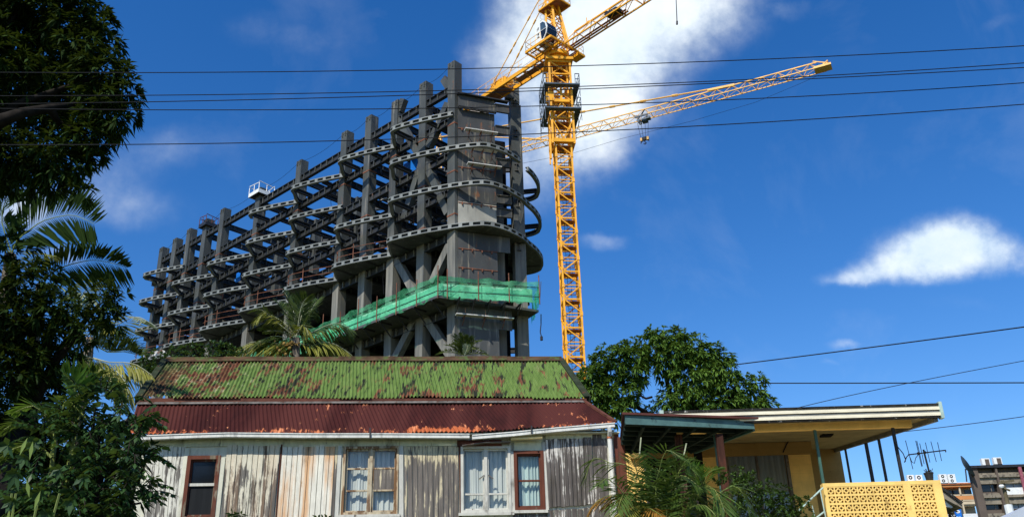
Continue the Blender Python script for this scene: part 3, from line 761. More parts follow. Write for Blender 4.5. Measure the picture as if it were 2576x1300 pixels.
work_platform(8, 'black_steel', 'small dark open work platform on a column head near the far end', .85, 'rust_iron')

# green debris net along the walkway ------------------------------------
net = thing('safety_net', tp(0, WALK, 31.1), 'bright green debris netting wrapped around the scaffold walkway of the tower', 'safety net')
NETL = [(8.6, -11.2), (1.1, -9.3), (-4.0, -7.75), (-.35, WALK+.05)]
def netstrip(P, Q, h0, h1, n, mat='green_net', sag=.10):
    b = MB(); P = np.array(P); Q = np.array(Q); d = Q-P; L = np.linalg.norm(d); d = d/L; a = np.cross(d, ZUP); vs = []; rows = 7
    for i in range(n+1):
        for j in range(rows+1):
            s = i/n; t = j/rows; x = s*L
            ph = x/2.4*math.pi; bel = abs(math.sin(ph))*sag*(1.2-t)
            wob = .07*math.sin(x*3.1+t*4)+.05*math.sin(x*7.3-t*3)+.04*math.sin(x*13+t*9)
            top = (-abs(math.sin(ph))*.12+.06*math.sin(x*1.7)) if j == rows else 0
            bot = (.10*math.sin(x*2.3)+.05*math.sin(x*6.1)-.05) if j == 0 else 0
            vs.append(P+d*x+a*(bel+wob)+ZUP*(h0+(h1-h0)*t+top+bot))
    r = rows+1; fs = [(i*r+j, (i+1)*r+j, (i+1)*r+j+1, i*r+j+1) for i in range(n) for j in range(rows)]
    b.add(vs, fs); return b.build('netting', mat, net, smooth=True)
z0n = 30.95
A = tp(-.35, WALK+.05, 0); Bn = tp(44, WALK+.05, 0)
netstrip(A, Bn, z0n, 33.0, 140)
e0 = np.array([2.35, 75.75, 0]); netstrip(e0, A, z0n, 32.95, 40)
netstrip((1.75, 81.5, 0), e0, z0n, 32.9, 20)
# extra loose layer of the net lower left
netstrip(tp(14, WALK+.2, 0), tp(44, WALK+.2, 0), z0n-.35, z0n+.9, 90, sag=.18)
for i in range(17): q = A+(Bn-A)*(i/16); b = MB(); b.tube([q-ZUP*-30.8, q+ZUP*(33.9 if i % 2 == 0 else 33.4)], .05, 5); b.build('pole', 'rust_pipe', net)
for i in range(4): q = e0+(A-e0)*(i/3.3); b = MB(); b.tube([q+ZUP*30.8, q+ZUP*33.6], .05, 5); b.build('pole', 'rust_pipe', net)
b = MB()
for h in (31.5, 32.4): b.tube([Bn+ZUP*h-TN*.1, A+ZUP*h, e0+ZUP*h], .04, 5)
b.bar(A+ZUP*31.2, A+EN*1.9+ZUP*32.4, .05); b.bar(e0+ZUP*31.0, e0+EN*.2+ZUP*33.0, .06)
b.build('rail', 'black_steel', net)
pr = MB()
a2 = A-TN*.55; b2 = Bn-TN*.55; pr.bar(a2+ZUP*31.75, b2+ZUP*31.75, .08, 1.25)
a3 = A-EP*.5+EN*.2; b3 = e0-EP*.5-EN*.5; pr.bar(a3+ZUP*31.75, b3+ZUP*31.75, .08, 1.25)
pr.build('parapet', 'parapet_pale', tower)
# rope hanging from the right-hand end of the net
pts = [PY(1361, 790, 77), PY(1361, 815, 77), PY(1359, 835, 77), PY(1362, 846, 77)]
b = MB(); b.tube(pts, .05, 5); b.tube([pts[-1], pts[-1]-ZUP*.35], .14, 6); tag(b.build('rope', 'black_steel', None, loc=pts[0]), 'dark frayed rope dangling below the right end of the green net', 'rope')

# ------------------------------------------------------------------ cranes
def lattice_jib(b, P, d, L, pitch, w, h, ch, br, z0up=0.0):
    """triangular truss: two bottom chords and one top chord; P = middle of the bottom at the root"""
    P = np.array(P, float); d = nrm(d); a = nrm(np.cross(d, ZUP)); n = int(round(L/pitch))
    bl = lambda s, k: P+d*s+a*(w/2*k)
    tpt = lambda s: P+d*s+ZUP*h
    for k in (-1, 1): b.bar(bl(0, k), bl(L, k), ch)
    b.bar(tpt(pitch*.5), tpt(L-pitch*.5), ch*1.15)
    for i in range(n):
        s0, s1, sm = i*pitch, (i+1)*pitch, (i+.5)*pitch
        for k in (-1, 1): b.bar(bl(s0, k), tpt(sm), br); b.bar(tpt(sm), bl(s1, k), br)
        b.bar(bl(s0, -1), bl(s0, 1), br); b.bar(bl(s0, -1), bl(s1, 1), br*.8)
    b.bar(bl(L, -1), bl(L, 1), br)
def rail_line(b, pts, h=1.05, r=.03, step_=1.0):
    for a, c in zip(pts[:-1], pts[1:]):
        a, c = np.array(a, float), np.array(c, float); L = np.linalg.norm(c-a); n = max(1, int(round(L/step_)))
        for i in range(n+1): q = a+(c-a)*i/n; b.bar(q, q+ZUP*h, r)
        for hh in (h, h*.5): b.bar(a+ZUP*hh, c+ZUP*hh, r)
MC = np.array([4.87, 72.0, 0]); MW = .71; ma = rad(6)
mxv = np.array([math.cos(ma), math.sin(ma), 0]); myv = np.array([-math.sin(ma), math.cos(ma), 0])
def mp(x, y, z, c=MC): return c+mxv*x+myv*y+ZUP*z
crane = thing('tower_crane', (4.87, 72, GZ), 'tall yellow tower crane with lattice mast and white operator cab beside the tower', 'crane', 'tower cranes')
SEC = 2.52; ZB = GZ
def mast_section(z, w, name, par, c=MC, leg=.155, br=.072, h=SEC, mat='yellow_paint', ladder=True):
    b = MB(); cs = [(-w, -w), (w, -w), (w, w), (-w, w)]
    for x, y in cs:
        b.bar(mp(x, y, z, c), mp(x, y, z+h, c), leg)
        for zz in (z+.06, z+h-.12): b.bar(mp(x, y, zz-.09, c), mp(x, y, zz+.09, c), leg*1.5)
    for i in range(4):
        p, q = cs[i], cs[(i+1) % 4]
        if i % 2: p, q = q, p
        b.bar(mp(*p, z+h*.5, c), mp(*q, z+h*.5, c), br*1.7)
        b.bar(mp(*p, z+.02, c), mp(*q, z+.02, c), br*.9); b.bar(mp(*p, z+h-.28, c), mp(*q, z+h-.28, c), br*.9)
        b.bar(mp(*p, z+h*.5, c), mp(*q, z+h-.1, c), br*1.25); b.bar(mp(*p, z+h*.5, c), mp(*q, z+.1, c), br*1.25)
    if ladder:
        b.obox(mp(0, .1, z+h*.5, c), mxv*w*.9, myv*.4, ZUP*.02, 1)
        for s in (-.16, .16): b.bar(mp(s, .35, z, c), mp(s, .35, z+h, c), .035, m=2)
        for k in range(8): b.bar(mp(-.16, .35, z+h*(k+.5)/8, c), mp(.16, .35, z+h*(k+.5)/8, c), .025, m=2)
        for k in range(4):
            zz = z+h*(k+.5)/4; pts = [mp(.33*math.cos(t), .35-.33*math.sin(t), zz, c) for t in np.linspace(0, math.pi, 6)]
            b.tube(pts, .015, 4, 2)
    return b.build(name, [mat, 'crane_floor', 'black_steel'], par)
z = ZB; 
while z < 53.0: mast_section(z, MW, 'mast_section', crane); z += SEC
# climbing cage
b = MB(); CWD = .98; zc0, zc1 = 44.7, 53.6
cs = [(-CWD, -CWD), (CWD, -CWD), (CWD, CWD), (-CWD, CWD)]
for x, y in cs:
    b.bar(mp(x, y, zc0-.3, MC), mp(x, y, zc1), .19)
for i in range(4):
    p, q = np.array(cs[i]), np.array(cs[(i+1) % 4]); m = (p+q)/2
    b.bar(mp(*p, zc0, MC), mp(*q, zc0, MC), .24, .36); b.bar(mp(*p, zc1-.2), mp(*q, zc1-.2), .22, .4)
    b.bar(mp(*p, zc0+2.4), mp(*q, zc0+2.4), .10); b.bar(mp(*p, zc0+6.0), mp(*q, zc0+6.0), .10); b.bar(mp(*p, zc0+7.2), mp(*q, zc0+7.2), .10)
    b.bar(mp(*m, zc0+.2), mp(*p, zc0+2.3), .09); b.bar(mp(*m, zc0+.2), mp(*q, zc0+2.3), .09)
    b.bar(mp(*p, zc0+2.5), mp(*m, zc0+4.1), .09); b.bar(mp(*q, zc0+2.5), mp(*m, zc0+4.1), .09); b.bar(mp(*(p*.75+m*.25), zc0+4.2), mp(*(q*.75+m*.25), zc0+4.2), .3, .3)
    b.bar(mp(*m, zc0+4.3), mp(*m, zc0+6.2), .2); b.bar(mp(*p, zc0+5.9), mp(*q, zc0+4.2), .12)
    b.bar(mp(*p, zc0+8.6), mp(*q, zc0+7.2), .13)
b.build('climbing_cage', 'yellow_paint', crane)
b = MB(); b.bar(mp(-1.15, -.4, zc0-1.6), mp(-1.05, -.2, 52.5), .16, .24); b.bar(mp(-1.05, .8, zc0-1.5), mp(-1.0, .7, 49), .12); b.obox(mp(-1.05, -.9, 49.3), mxv*.34, myv*.25, ZUP*.45); b.build('climbing_rail', 'yellow_paint', crane)
# two blue grey working decks with guard rails
for zz in (50.35, 47.75):
    b = MB(); o_, i_ = 1.66, 1.16
    for s in (-1, 1):
        b.obox(mp(0, s*(o_+i_)/2, zz), mxv*o_, myv*(o_-i_)/2, ZUP*.06); b.obox(mp(s*(o_+i_)/2, 0, zz), mxv*(o_-i_)/2, myv*i_, ZUP*.06)
    b.bar(mp(-o_, -o_-.03, zz), mp(o_, -o_-.03, zz), .05, .13)
    b.build('deck', 'blue_grey_steel', crane)
    b = MB()
    for side in ([(-o_, -o_), (-o_, o_)], [(o_, -o_), (o_, o_)], [(-o_, o_), (o_, o_)]):
        rail_line(b, [mp(*q, zz) for q in side], 1.15, .05, 1.1)
        rail_line(b, [mp(*q, zz-1.3) for q in side], 1.3, .045, 1.7)
    rail_line(b, [mp(-o_, -o_, zz), mp(-o_+.4, -o_, zz)], 1.15, .06, .5); rail_line(b, [mp(o_-.4, -o_, zz), mp(o_, -o_, zz)], 1.15, .06, .5)
    b.build('guard_rail', 'blue_grey_steel', crane)
# slewing ring and turntable, jib frame j (forward) / k (towards the viewer's left)
J = nrm(np.array([12.29-3.72, 64.49-73.52, 0])); K = np.array([J[1], -J[0], 0]);
if K[1] > 0: K = -K
def jp(s, k, z): return np.array([4.87, 72.0, 0])+J*s+K*k+ZUP*z
b = MB(); b.lathe(MC, [(0, 53.6), (1.0, 53.6), (1.0, 54.0), (.85, 54.0), (.85, 54.25), (1.15, 54.25), (1.15, 54.7), (0, 54.7)], 18); b.obox(mp(0, 0, 53.55), mxv*1.3, myv*1.3, ZUP*.14); b.build('slewing_ring', 'yellow_paint', crane)
b = MB()
for k in (-1.25, 1.25, 2.55): b.bar(jp(-1.7, k, 54.75), jp(1.7, k, 54.75), .14, .26)
for s in (-1.7, -.6, .6, 1.7): b.bar(jp(s, -1.25, 54.75), jp(s, 2.55, 54.75), .1, .2)
b.build('turntable', 'yellow_paint', crane)
b = MB()
for n in range(7): b.bar(jp(-1.6, -1.1+n*.6, 54.9), jp(1.5, -1.1+n*.6, 54.9), .16, .02)
for n in range(3): b.bar(jp(-1.4+n*1.4, -1.2, 54.87), jp(-1.4+n*1.4, 2.5, 54.87), .06, .03)
b.build('turntable_floor', 'crane_floor', crane)
b = MB(); rail_line(b, [jp(.3, 2.5, 54.9), jp(-1.7, 2.5, 54.9), jp(-1.7, -1.2, 54.9)], 1.1, .04, .7); rail_line(b, [jp(.9, -1.9, 54.7), jp(1.7, -1.9, 54.7), jp(1.7, -1.2, 54.7)], 1.0, .03, .8); b.build('guard_rail', 'pale_yellow_paint', crane)
b = MB(); b.obox(jp(1.2, -1.6, 54.6), J*.6, K*.4, ZUP*.12); b.build('side_deck', 'yellow_paint', crane)
# operator cab: bowed glass front facing along the jib
CS0, CK0, CK1 = -.35, 1.15, 2.5; cz = 55.0
prof = [(0, 0.0), (1.05, 0.0), (1.45, .5), (1.6, 1.15), (1.42, 1.8), (1.05, 2.15), (0, 2.15)]
b = MB(); b.prism([jp(CS0+s, CK0, cz+h) for s, h in prof], K*(CK1-CK0)); cabo = b.build('cab', 'white_paint', crane)
b = MB()
gp = [(1.06, .05), (1.44, .52), (1.585, 1.15), (1.41, 1.77), (1.08, 2.08)]
for (s0, h0), (s1, h1) in zip(gp[:-1], gp[1:]):
    p, q = jp(CS0+s0, (CK0+CK1)/2, cz+h0), jp(CS0+s1, (CK0+CK1)/2, cz+h1); d = (q-p)/2; nn_ = nrm(np.cross(d, K)); 
    if np.dot(nn_, J) < 0: nn_ = -nn_
    b.obox((p+q)/2+nn_*.015, d*.94, K*(CK1-CK0)/2*.88, nn_*.02)
b.build('windscreen', 'cab_glass', cabo)
b = MB()
up = [(.72, 1.15), (1.45, 1.15), (1.32, 1.72), (1.05, 1.98), (.72, 1.98)]; lo = [(.72, 1.05), (1.47, 1.05), (1.36, .55), (1.02, .12), (.82, .12)]
b.prism([jp(CS0+s, CK1-.02, cz+h) for s, h in up], K*.045); b.prism([jp(CS0+s, CK1-.02, cz+h) for s, h in lo], K*.045, 1); b.build('side_window', ['cab_glass_blue', 'cab_glass'], cabo)
b = MB()   # characters on the cab's white side, top one and lower pair
def stroke(s0, h0, s1, h1, w=.035): b.bar(jp(CS0+s0, CK1+.012, cz+h0), jp(CS0+s1, CK1+.012, cz+h1), w, .02, up=K)
for s, h0, h1 in ((.27, 1.40, 1.55), (.38, 1.36, 1.62), (.46, 1.36, 1.60)): stroke(s, h0, s, h1)
stroke(.36, 1.62, .50, 1.62); stroke(.36, 1.50, .48, 1.50); stroke(.24, 1.30, .32, 1.36)
for s, h0, h1 in ((.24, .80, 1.02), (.36, .78, 1.0), (.46, .74, 1.02), (.24, .45, .66), (.34, .50, .64), (.46, .44, .66)): stroke(s, h0, s, h1)
for h in (.80, .90, .99, .50, .58): stroke(.35, h, .50, h)
b.build('lettering', 'cable_black', cabo)
# tower head
b = MB(); zt = 64.0
base = [(-.75, -.75), (.75, -.75), (.75, .75), (-.75, .75)]; top = [(-.25, -.25), (.25, -.25), (.25, .25), (-.25, .25)]
lerp = lambda i, t: jp(base[i][0]+(top[i][0]-base[i][0])*t-.5*t, base[i][1]+(top[i][1]-base[i][1])*t, 54.8+(zt-54.8)*t)
for i in range(4): b.bar(lerp(i, 0), lerp(i, 1), .2)
b.bar(jp(0, .1, 54.8), jp(-.5, .1, 63.5), .3)
for n in range(8):
    t0, t1 = n/8, (n+1)/8
    for i in range(4):
        k = (i+1) % 4; b.bar(lerp(i, t0), lerp(k, t1) if n % 2 else lerp(k, t1), .07); b.bar(lerp(i, t1), lerp(k, t1), .07)
b.bar(jp(1.5, -.2, 54.8), jp(-.1, -.1, 63.0), .17); b.build('tower_head', 'yellow_paint', crane)
b = MB(); hz = 60.35
for k in (-.9, .9): b.bar(jp(-1.3, k, hz), jp(1.3, k, hz), .1, .16)
for s in (-1.3, 0, 1.3): b.bar(jp(s, -.9, hz), jp(s, .9, hz), .1, .16)
b.obox(jp(0, 0, hz+.09), J*1.3, K*.9, ZUP*.015, 1)
rail_line(b, [jp(-1.3, .9, hz), jp(1.3, .9, hz), jp(1.3, -.9, hz), jp(-1.3, -.9, hz)], 1.1, .035, .9); b.build('head_platform', ['yellow_paint', 'crane_floor'], crane)
b = MB()   # access ladder with cage beside the tower head
for s in (-.2, .2): b.bar(jp(-1.4, s, 55), jp(-1.2, s, 62), .03)
for n in range(9):
    zz = 56+n*.6; b.tube([jp(-1.4-.5*math.sin(t), .4*math.cos(t), zz) for t in np.linspace(0, math.pi, 6)], .018, 4)
b.build('ladder', 'pale_yellow_paint', crane)
# main jib
b = MB(); lattice_jib(b, jp(1.3, 0, 54.85), J, 44, 2.2, 1.3, 1.25, .12, .062); b.build('jib', 'yellow_paint', crane)
b = MB()
for k in (-.5, -.2): b.bar(jp(1.5, k, 55.0), jp(8.5, k, 55.05), .22, .03)
for k in (-.3, .3, .0): b.tube([jp(2, k, 55.6), jp(40, k, 55.5)], .018, 4)
b.build('jib_walkway', 'crane_floor', crane)
b = MB(); b.obox(jp(7.3, 0, 55.25), J*.55, K*.45, ZUP*.2); b.tube([jp(6.7, -.4, 55.4), jp(6.7, .4, 55.4)], .25, 8); b.tube([jp(7.9, -.4, 55.2), jp(7.9, .4, 55.2)], .2, 8); b.bar(jp(6.4, .55, 55), jp(8.6, .55, 55), .12); b.build('winch', 'black_steel', crane)
b = MB(); 
for s in (4.0, 8.9): b.bar(jp(s, 0, 56.1), jp(s, 0, 56.75), .07); b.bar(jp(s-.3, 0, 56.1), jp(s+.3, 0, 56.2), .12)
b.build('jib_lug', 'yellow_paint', crane)
b = MB(); Pr = PZ(1699, -45, 54.9); b.tube([Pr, PY(1703, 56, Pr[1])], [.03, .045], 5); b.tube([PY(1703, 54, Pr[1]), PY(1703, 62, Pr[1])], .09, 6); b.build('hanging_rope', 'black_steel', crane)
# counter jib
CL = 13.0
b = MB()
for k in (-.72, .72): b.bar(jp(-.8, k, 54.85), jp(-CL, k, 54.85), .16, .42)
for n in range(9):
    s = -1.2-n*(CL-1.4)/8; b.bar(jp(s, -.72, 54.8), jp(s, .72, 54.8), .1, .2)
    if n < 8: s2 = s-(CL-1.4)/8; b.bar(jp(s, -.72, 54.75), jp(s2, .72, 54.75), .07)
b.build('counter_jib', 'yellow_paint', crane)
b = MB(); b.obox(jp(-3.4, .0, 54.72), J*2.2, K*.35, ZUP*.015); b.obox(jp(-9.4, 0, 54.72), J*2.4, K*.62, ZUP*.015); b.build('counter_jib_floor', 'crane_floor', crane)
b = MB(); rail_line(b, [jp(-.9, .78, 55.05), jp(-CL, .78, 55.05), jp(-CL, -.78, 55.05), jp(-.9, -.78, 55.05)], 1.1, .035, 1.2); b.obox(jp(-3.2, .84, 55.6), J*.7, K*.02, ZUP*.42, 1); b.build('guard_rail', ['pale_yellow_paint', 'white_paint'], crane)
b = MB()
for n in range(3): b.obox(jp(-CL+1.0+n*.62, 0, 54.2), J*.27, K*.55, ZUP*.75)
b.build('counterweight', 'counterweight_concrete', crane)
b = MB(); b.obox(jp(-8.2, 0, 55.5), J*.8, K*.45, ZUP*.4); b.tube([jp(-7, -.5, 55.5), jp(-7, .5, 55.5)], .35, 10); b.build('hoist', 'yellow_paint', crane)
b = MB()
for k in (-.62, .62):
    p, q = jp(-.7, k*.5, 63.2), jp(-9.0, k, 55.2); b.tube([p, q], .055, 5)
    for t in (.3, .55, .62, .9): m = p+(q-p)*t; b.tube([m-nrm(q-p)*.25, m+nrm(q-p)*.25], .1, 5)
b.build('tie_bar', 'pale_yellow_paint', crane)

# second crane, behind the tower ------------------------------------------
Zj = 60.0
A2 = PZ(1310, 378, Zj); B2 = PZ(2078, 172, Zj); J2 = nrm(B2-A2)
ray2 = ray(1106, 470); ray2 = ray2/ray2[1]
# mast where the jib line passes behind the frame
s = np.linalg.solve(np.array([[J2[0], -ray2[0]], [J2[1], -ray2[1]]]), np.array([-A2[0], -A2[1]]))
M2 = A2+J2*s[0]; M2[2] = 0
K2 = np.array([J2[1], -J2[0], 0])
crane2 = thing('tower_crane', (M2[0], M2[1], GZ), 'pale yellow crane jib with hook block reaching right from behind the tower', 'crane', 'tower cranes')
z = GZ
while z < 58: mast_section(z, .8, 'mast_section', crane2, M2, h=3.0, mat='pale_yellow_paint', ladder=False); z += 3.0
b = MB(); L2 = np.linalg.norm(B2-M2-ZUP*Zj)
lattice_jib(b, M2+ZUP*Zj+J2*1.0, J2, L2-1.0, 1.72, 1.15, 1.05, .095, .052); b.build('jib', 'pale_yellow_paint', crane2)
def j2(s, k, z): return M2+J2*s+K2*k+ZUP*z
b = MB(); b.obox(j2(L2-.3, 0, Zj+.1), J2*.9, K2*.6, ZUP*.12); b.bar(j2(L2-.6, -.5, Zj), j2(L2+.3, -.5, Zj+.6), .08); b.bar(j2(L2-.6, .5, Zj), j2(L2+.3, .5, Zj+.6), .08); b.bar(j2(L2+.3, -.5, Zj+.6), j2(L2+.3, .5, Zj+.6), .1); b.bar(j2(L2-1.2, 0, Zj+1.3), j2(L2+.3, 0, Zj+.6), .1); b.build('jib_tip', 'pale_yellow_paint', crane2)
b = MB(); hd = PP(1106, 342, M2, J2*0+np.array([0, 1, 0]))
for sx in (-.5, .5):
    for sy in (-.5, .5): b.bar(j2(sx*1.4, sy*1.4, Zj-2), j2(sx*.3, sy*.3, hd[2]), .15)
for n in range(4): zz = Zj+n*1.4; b.bar(j2(-.5, -.4, zz), j2(.4, .4, zz+1.2), .08); b.bar(j2(.5, -.4, zz), j2(-.4, .4, zz+1.2), .08)
b.build('tower_head', 'pale_yellow_paint', crane2)
TA = PP(1848, 214, M2, K2); TB = PP(1380, 352, M2, K2)
b = MB()
for (q, r) in ((TA, .09), (TB, .075)):
    p = j2(0, 0, hd[2]-.2) if q is TA else j2(3.0, 0, Zj+3.0)
    if q is TB: p = PP(1240, 345, M2, K2)
    b.tube([p, q], r, 6)
    for t in (.42, .52, .62, .72, .82): m = p+(q-p)*t; b.tube([m-nrm(q-p)*.35, m+nrm(q-p)*.35], r*1.7, 6)
e = PP(1780, 228, M2, K2); b.bar(e, TA, .26)
b.build('tie_bar', 'pale_yellow_paint', crane2)
b = MB(); b.bar(j2(-1, .5, Zj), j2(-7, .5, Zj), .1, .25); b.bar(j2(-1, -.5, Zj), j2(-7, -.5, Zj), .1, .25)
for n in range(4): b.bar(j2(-1.5-n*1.5, -.5, Zj), j2(-1.5-n*1.5, .5, Zj), .08)
b.build('counter_jib', 'pale_yellow_paint', crane2)
Tr = PP(1617, 302, M2, K2); ts = float(np.dot(Tr-M2, J2))
b = MB()
for k in (-.6, .6): b.bar(j2(ts-.8, k, Zj-.1), j2(ts+.8, k, Zj-.1), .14, .2)
b.bar(j2(ts-.9, -.6, Zj+.1), j2(ts+.5, .6, Zj+.6), .1); b.bar(j2(ts+.5, -.6, Zj+.6), j2(ts-.9, .6, Zj+.1), .1)
b.obox(j2(ts+.2, -.2, Zj-.38), J2*.32, K2*.35, ZUP*.2); b.obox(j2(ts+.75, .2, Zj-.42), J2*.22, K2*.3, ZUP*.15)
for k in (-.4, .4): b.tube([j2(ts-.4, k, Zj-.5), j2(ts-.4, k+.12, Zj-.5)], .2, 10)
b.build('trolley', 'blue_grey_steel', crane2)
hk = PP(1620, 352, M2, K2); hz2 = hk[2]
b = MB()
for s_ in (-.55, -.2, .2, .55): b.tube([j2(ts+s_*1.3, s_*.3, Zj-.5), j2(ts+s_*.8, s_*.2, hz2+.2)], .022, 4)
b.build('hoist_rope', 'black_steel', crane2)
b = MB(); 
for i, s_ in enumerate((-.45, 0, .45)): b.obox(j2(ts+s_*.8, 0, hz2+.12-.1*abs(s_)), J2*.15, K2*.14, ZUP*.2, 0 if i != 1 else 1)
for s_ in (-.24, .24): b.obox(j2(ts+s_, 0, hz2+.1), J2*.04, K2*.15, ZUP*.21, 1)
b.tube([j2(ts, 0, hz2-.1), j2(ts, 0, hz2-.35), j2(ts+.15, 0, hz2-.5), j2(ts, 0, hz2-.62), j2(ts-.17, 0, hz2-.5)], .06, 6, 1)
b.bar(j2(ts-.4, 0, hz2-.15), j2(ts-.5, 0, hz2-.4), .08, m=1); b.bar(j2(ts+.4, 0, hz2-.15), j2(ts+.5, 0, hz2-.35), .08, m=1)
b.build('hook_block', ['tan_hook', 'cable_black'], crane2)
p0 = PP(1330, 420, M2, K2); p1 = PP(1640, 358, M2, K2); p2 = PP(1870, 290, M2, K2); p3 = PP(2030, 190, M2, K2)
b = MB(); b.tube([PP(1310, 412, M2, K2), PP(1440, 386, M2, K2), PP(1560, 350, M2, K2), PP(1740, 305, M2, K2), PP(1900, 258, M2, K2), PP(2010, 212, M2, K2), PP(2060, 190, M2, K2)], .02, 4); b.build('slack_rope', 'black_steel', crane2)

# ------------------------------------------------------------------ old timber house
HA = rad(4.3); H0 = np.array([-3.3, 20.0, 0]); HX = np.array([math.cos(HA), math.sin(HA), 0]); HN = np.array([math.sin(HA), -math.cos(HA), 0])
def hp(s, d, z): return H0+HX*s+HN*d+ZUP*z
def hs(x, y, d=0.0):
    P = PP(x, y, H0+HN*d, HN); return float(np.dot(P-H0, HX)), float(P[2])
house = thing('timber_house', hp(0, -3, GZ), 'weathered timber house with peeling plank walls under mossy and rusty corrugated roofs', 'house')
def corrugated(name, mat, low, high, dl, dh, pitch, amp, rows, parent, seed=0):
    """corrugated sheet between a low and a high edge given as photo polylines on planes dl and dh"""
    lo_ = [hp(*((lambda q: (q[0], dl, q[1]))(hs(x, y, dl)))) for x, y in low]; hi_ = [hp(*((lambda q: (q[0], dh, q[1]))(hs(x, y, dh)))) for x, y in high]
    def along(P, t):
        L = [0]; 
        for a, c in zip(P[:-1], P[1:]): L.append(L[-1]+np.linalg.norm(c-a))
        L = np.array(L)/L[-1]; P = np.array(P); return np.stack([np.interp(t, L, P[:, i]) for i in range(3)], -1)
    W_ = np.linalg.norm(lo_[-1]-lo_[0]); n = int(W_/pitch)*6; t = np.linspace(0, 1, n+1)
    A, B = along(lo_, t), along(hi_, t)
    nrm_ = nrm(np.cross(B[n//2]-A[n//2], A[-1]-A[0])); nrm_ = nrm_ if nrm_[2] > 0 else -nrm_
    rng = np.random.default_rng(seed+3)
    b = MB(); vs = []
    cor = np.sin(t*W_/pitch*2*math.pi)*amp
    sheet = np.floor(t*W_/.76); lift = rng.random(int(sheet.max())+2)*.012; edge = rng.random(int(sheet.max())+2)*.04-.02
    for r in range(rows+1):
        f = r/rows; row = A+(B-A)*(f-(edge[sheet.astype(int)]*(1-f))[:, None]) if r == 0 else A+(B-A)*f
        bow = .012*np.sin(t*9+f*3+seed)+lift[sheet.astype(int)]*(1-f)
        row = row+nrm_[None]*(cor+bow)[:, None]; vs.append(row)
    V = np.concatenate(vs); m = n+1
    fs = [(r*m+i, r*m+i+1, (r+1)*m+i+1, (r+1)*m+i) for r in range(rows) for i in range(n)]
    b.add(V.tolist(), fs); return b.build(name, mat, parent, smooth=True), lo_, hi_
UE, UR = -.95, -3.5
upper, ulo, uhi = corrugated('upper_roof', 'mossy_iron', [(352, 999), (1475, 1000)], [(418, 905), (1408, 904)], UE, UR, .088, .025, 8, house, 1)
RE, RT = .20, -.95
lower, rlo, rhi = corrugated('skirt_roof', 'red_iron', [(322, 1091), (700, 1089), (1000, 1089), (1185, 1087), (1380, 1073), (1548, 1061)], [(345, 1016), (900, 1014), (1471, 1011)], RE, RT, .092, .017, 6, house, 2)
b = MB(); rs0, rz0 = hs(418, 902, UR); rs1, rz1 = hs(1411, 900, UR)
for k in range(7):
    a0 = rs0+(rs1-rs0)*k/7; a1 = rs0+(rs1-rs0)*(k+1)/7+.02; zz = rz0+(rz1-rz0)*k/7+.012*(k % 2)
    b.tube([hp(a0, UR-.02, zz-.02), hp(a1, UR-.02, rz0+(rz1-rz0)*(k+1)/7-.02+.012*(k % 2))], .075, 8)
    b.bar(hp(a0, UR+.12, zz-.085), hp(a1, UR+.12, zz-.085), .2, .02, up=(0, -.6, .8))
b.build('ridge_cap', 'moss_ridge', upper)
b = MB()     # back slope, hidden side
bk = [hp(rs0, UR, rz0-.05), hp(rs1, UR, rz1-.05), hp(rs1+.4, UR-2.7, ulo[1][2]), hp(rs0-.4, UR-2.7, ulo[0][2])]
b.prism(bk, (0, 0, .03)); b.build('rear_roof', 'rust_iron', house)
for lo_, hi_, s in ((ulo[0], uhi[0], -1), (ulo[1], uhi[1], 1)):
    b = MB(); b.bar(lo_+HX*s*.03+ZUP*.03, hi_+HX*s*.03+ZUP*.03, .16, .03, up=nrm(np.cross(hi_-lo_, HX)*-1))
    b.bar(lo_+HX*s*.09-ZUP*.08, hi_+HX*s*.09-ZUP*.08, .03, .22)
    b.build('barge_flashing', 'moss_trim', upper)
b = MB(); zf = (ulo[0][2]+ulo[1][2])/2
b.bar(ulo[0]-HN*.005-ZUP*.11, ulo[1]-HN*.005-ZUP*.11, .03, .18); b.build('eave_board', 'eave_rust', upper)
b = MB(); b.bar(rhi[0]+HN*.0+ZUP*.03, rhi[2]+ZUP*.025, .05, .03); b.bar(rhi[0]+HN*.05+ZUP*.0, rhi[2]+HN*.05+ZUP*.0, .09, .012, up=(0, -.5, .85))
b.build('flashing', 'flashing', lower)
b = MB(); b.bar(rlo[-1]+ZUP*.01, rhi[-1]+ZUP*.02, .09, .05); b.build('hip_flashing', 'eave_rust', lower)
# walls
SL, _z = hs(345, 1200); SR, _z = hs(1556, 1100)
ZT = min(p[2] for p in rlo)-.02; ZT2 = rhi[0][2]
HOLES = {}
def rect(px_pts):
    q = [hs(x, y) for x, y in px_pts]; ss = [a for a, _ in q]; zz = [c for _, c in q]
    return (min(ss[0], ss[-1])*.5+max(ss[0], ss[-1])*.5, (ss[1]+ss[2])/2, (zz[2]+zz[3])/2, (zz[0]+zz[1])/2)
wins = {'A': rect([(478, 1150), (553, 1151), (535, 1303), (460, 1303)]), 'B': rect([(867, 1126), (1000, 1125), (998, 1291), (862, 1290)]),
        'C': rect([(1161, 1126), (1279, 1124), (1284, 1284), (1164, 1287)]), 'D': rect([(1294, 1138), (1361, 1137), (1370, 1276), (1301, 1283)])}
zbase = GZ
hl = sorted(wins.values())
wmb = MB(); cur = SL
def wbox(s0, s1, z0, z1_, d0=-.12, d1=0.0): wmb.obox(hp((s0+s1)/2, (d0+d1)/2, (z0+z1_)/2), HX*(s1-s0)/2, HN*(d1-d0)/2, ZUP*(z1_-z0)/2)
for (a, c, zb_, zt_) in hl:
    wbox(cur, a, zbase, ZT); wbox(a, c, zbase, zb_); wbox(a, c, zt_, ZT); cur = c
wbox(cur, SR, zbase, ZT)
wmb.build('wall', 'trim_cream', house)
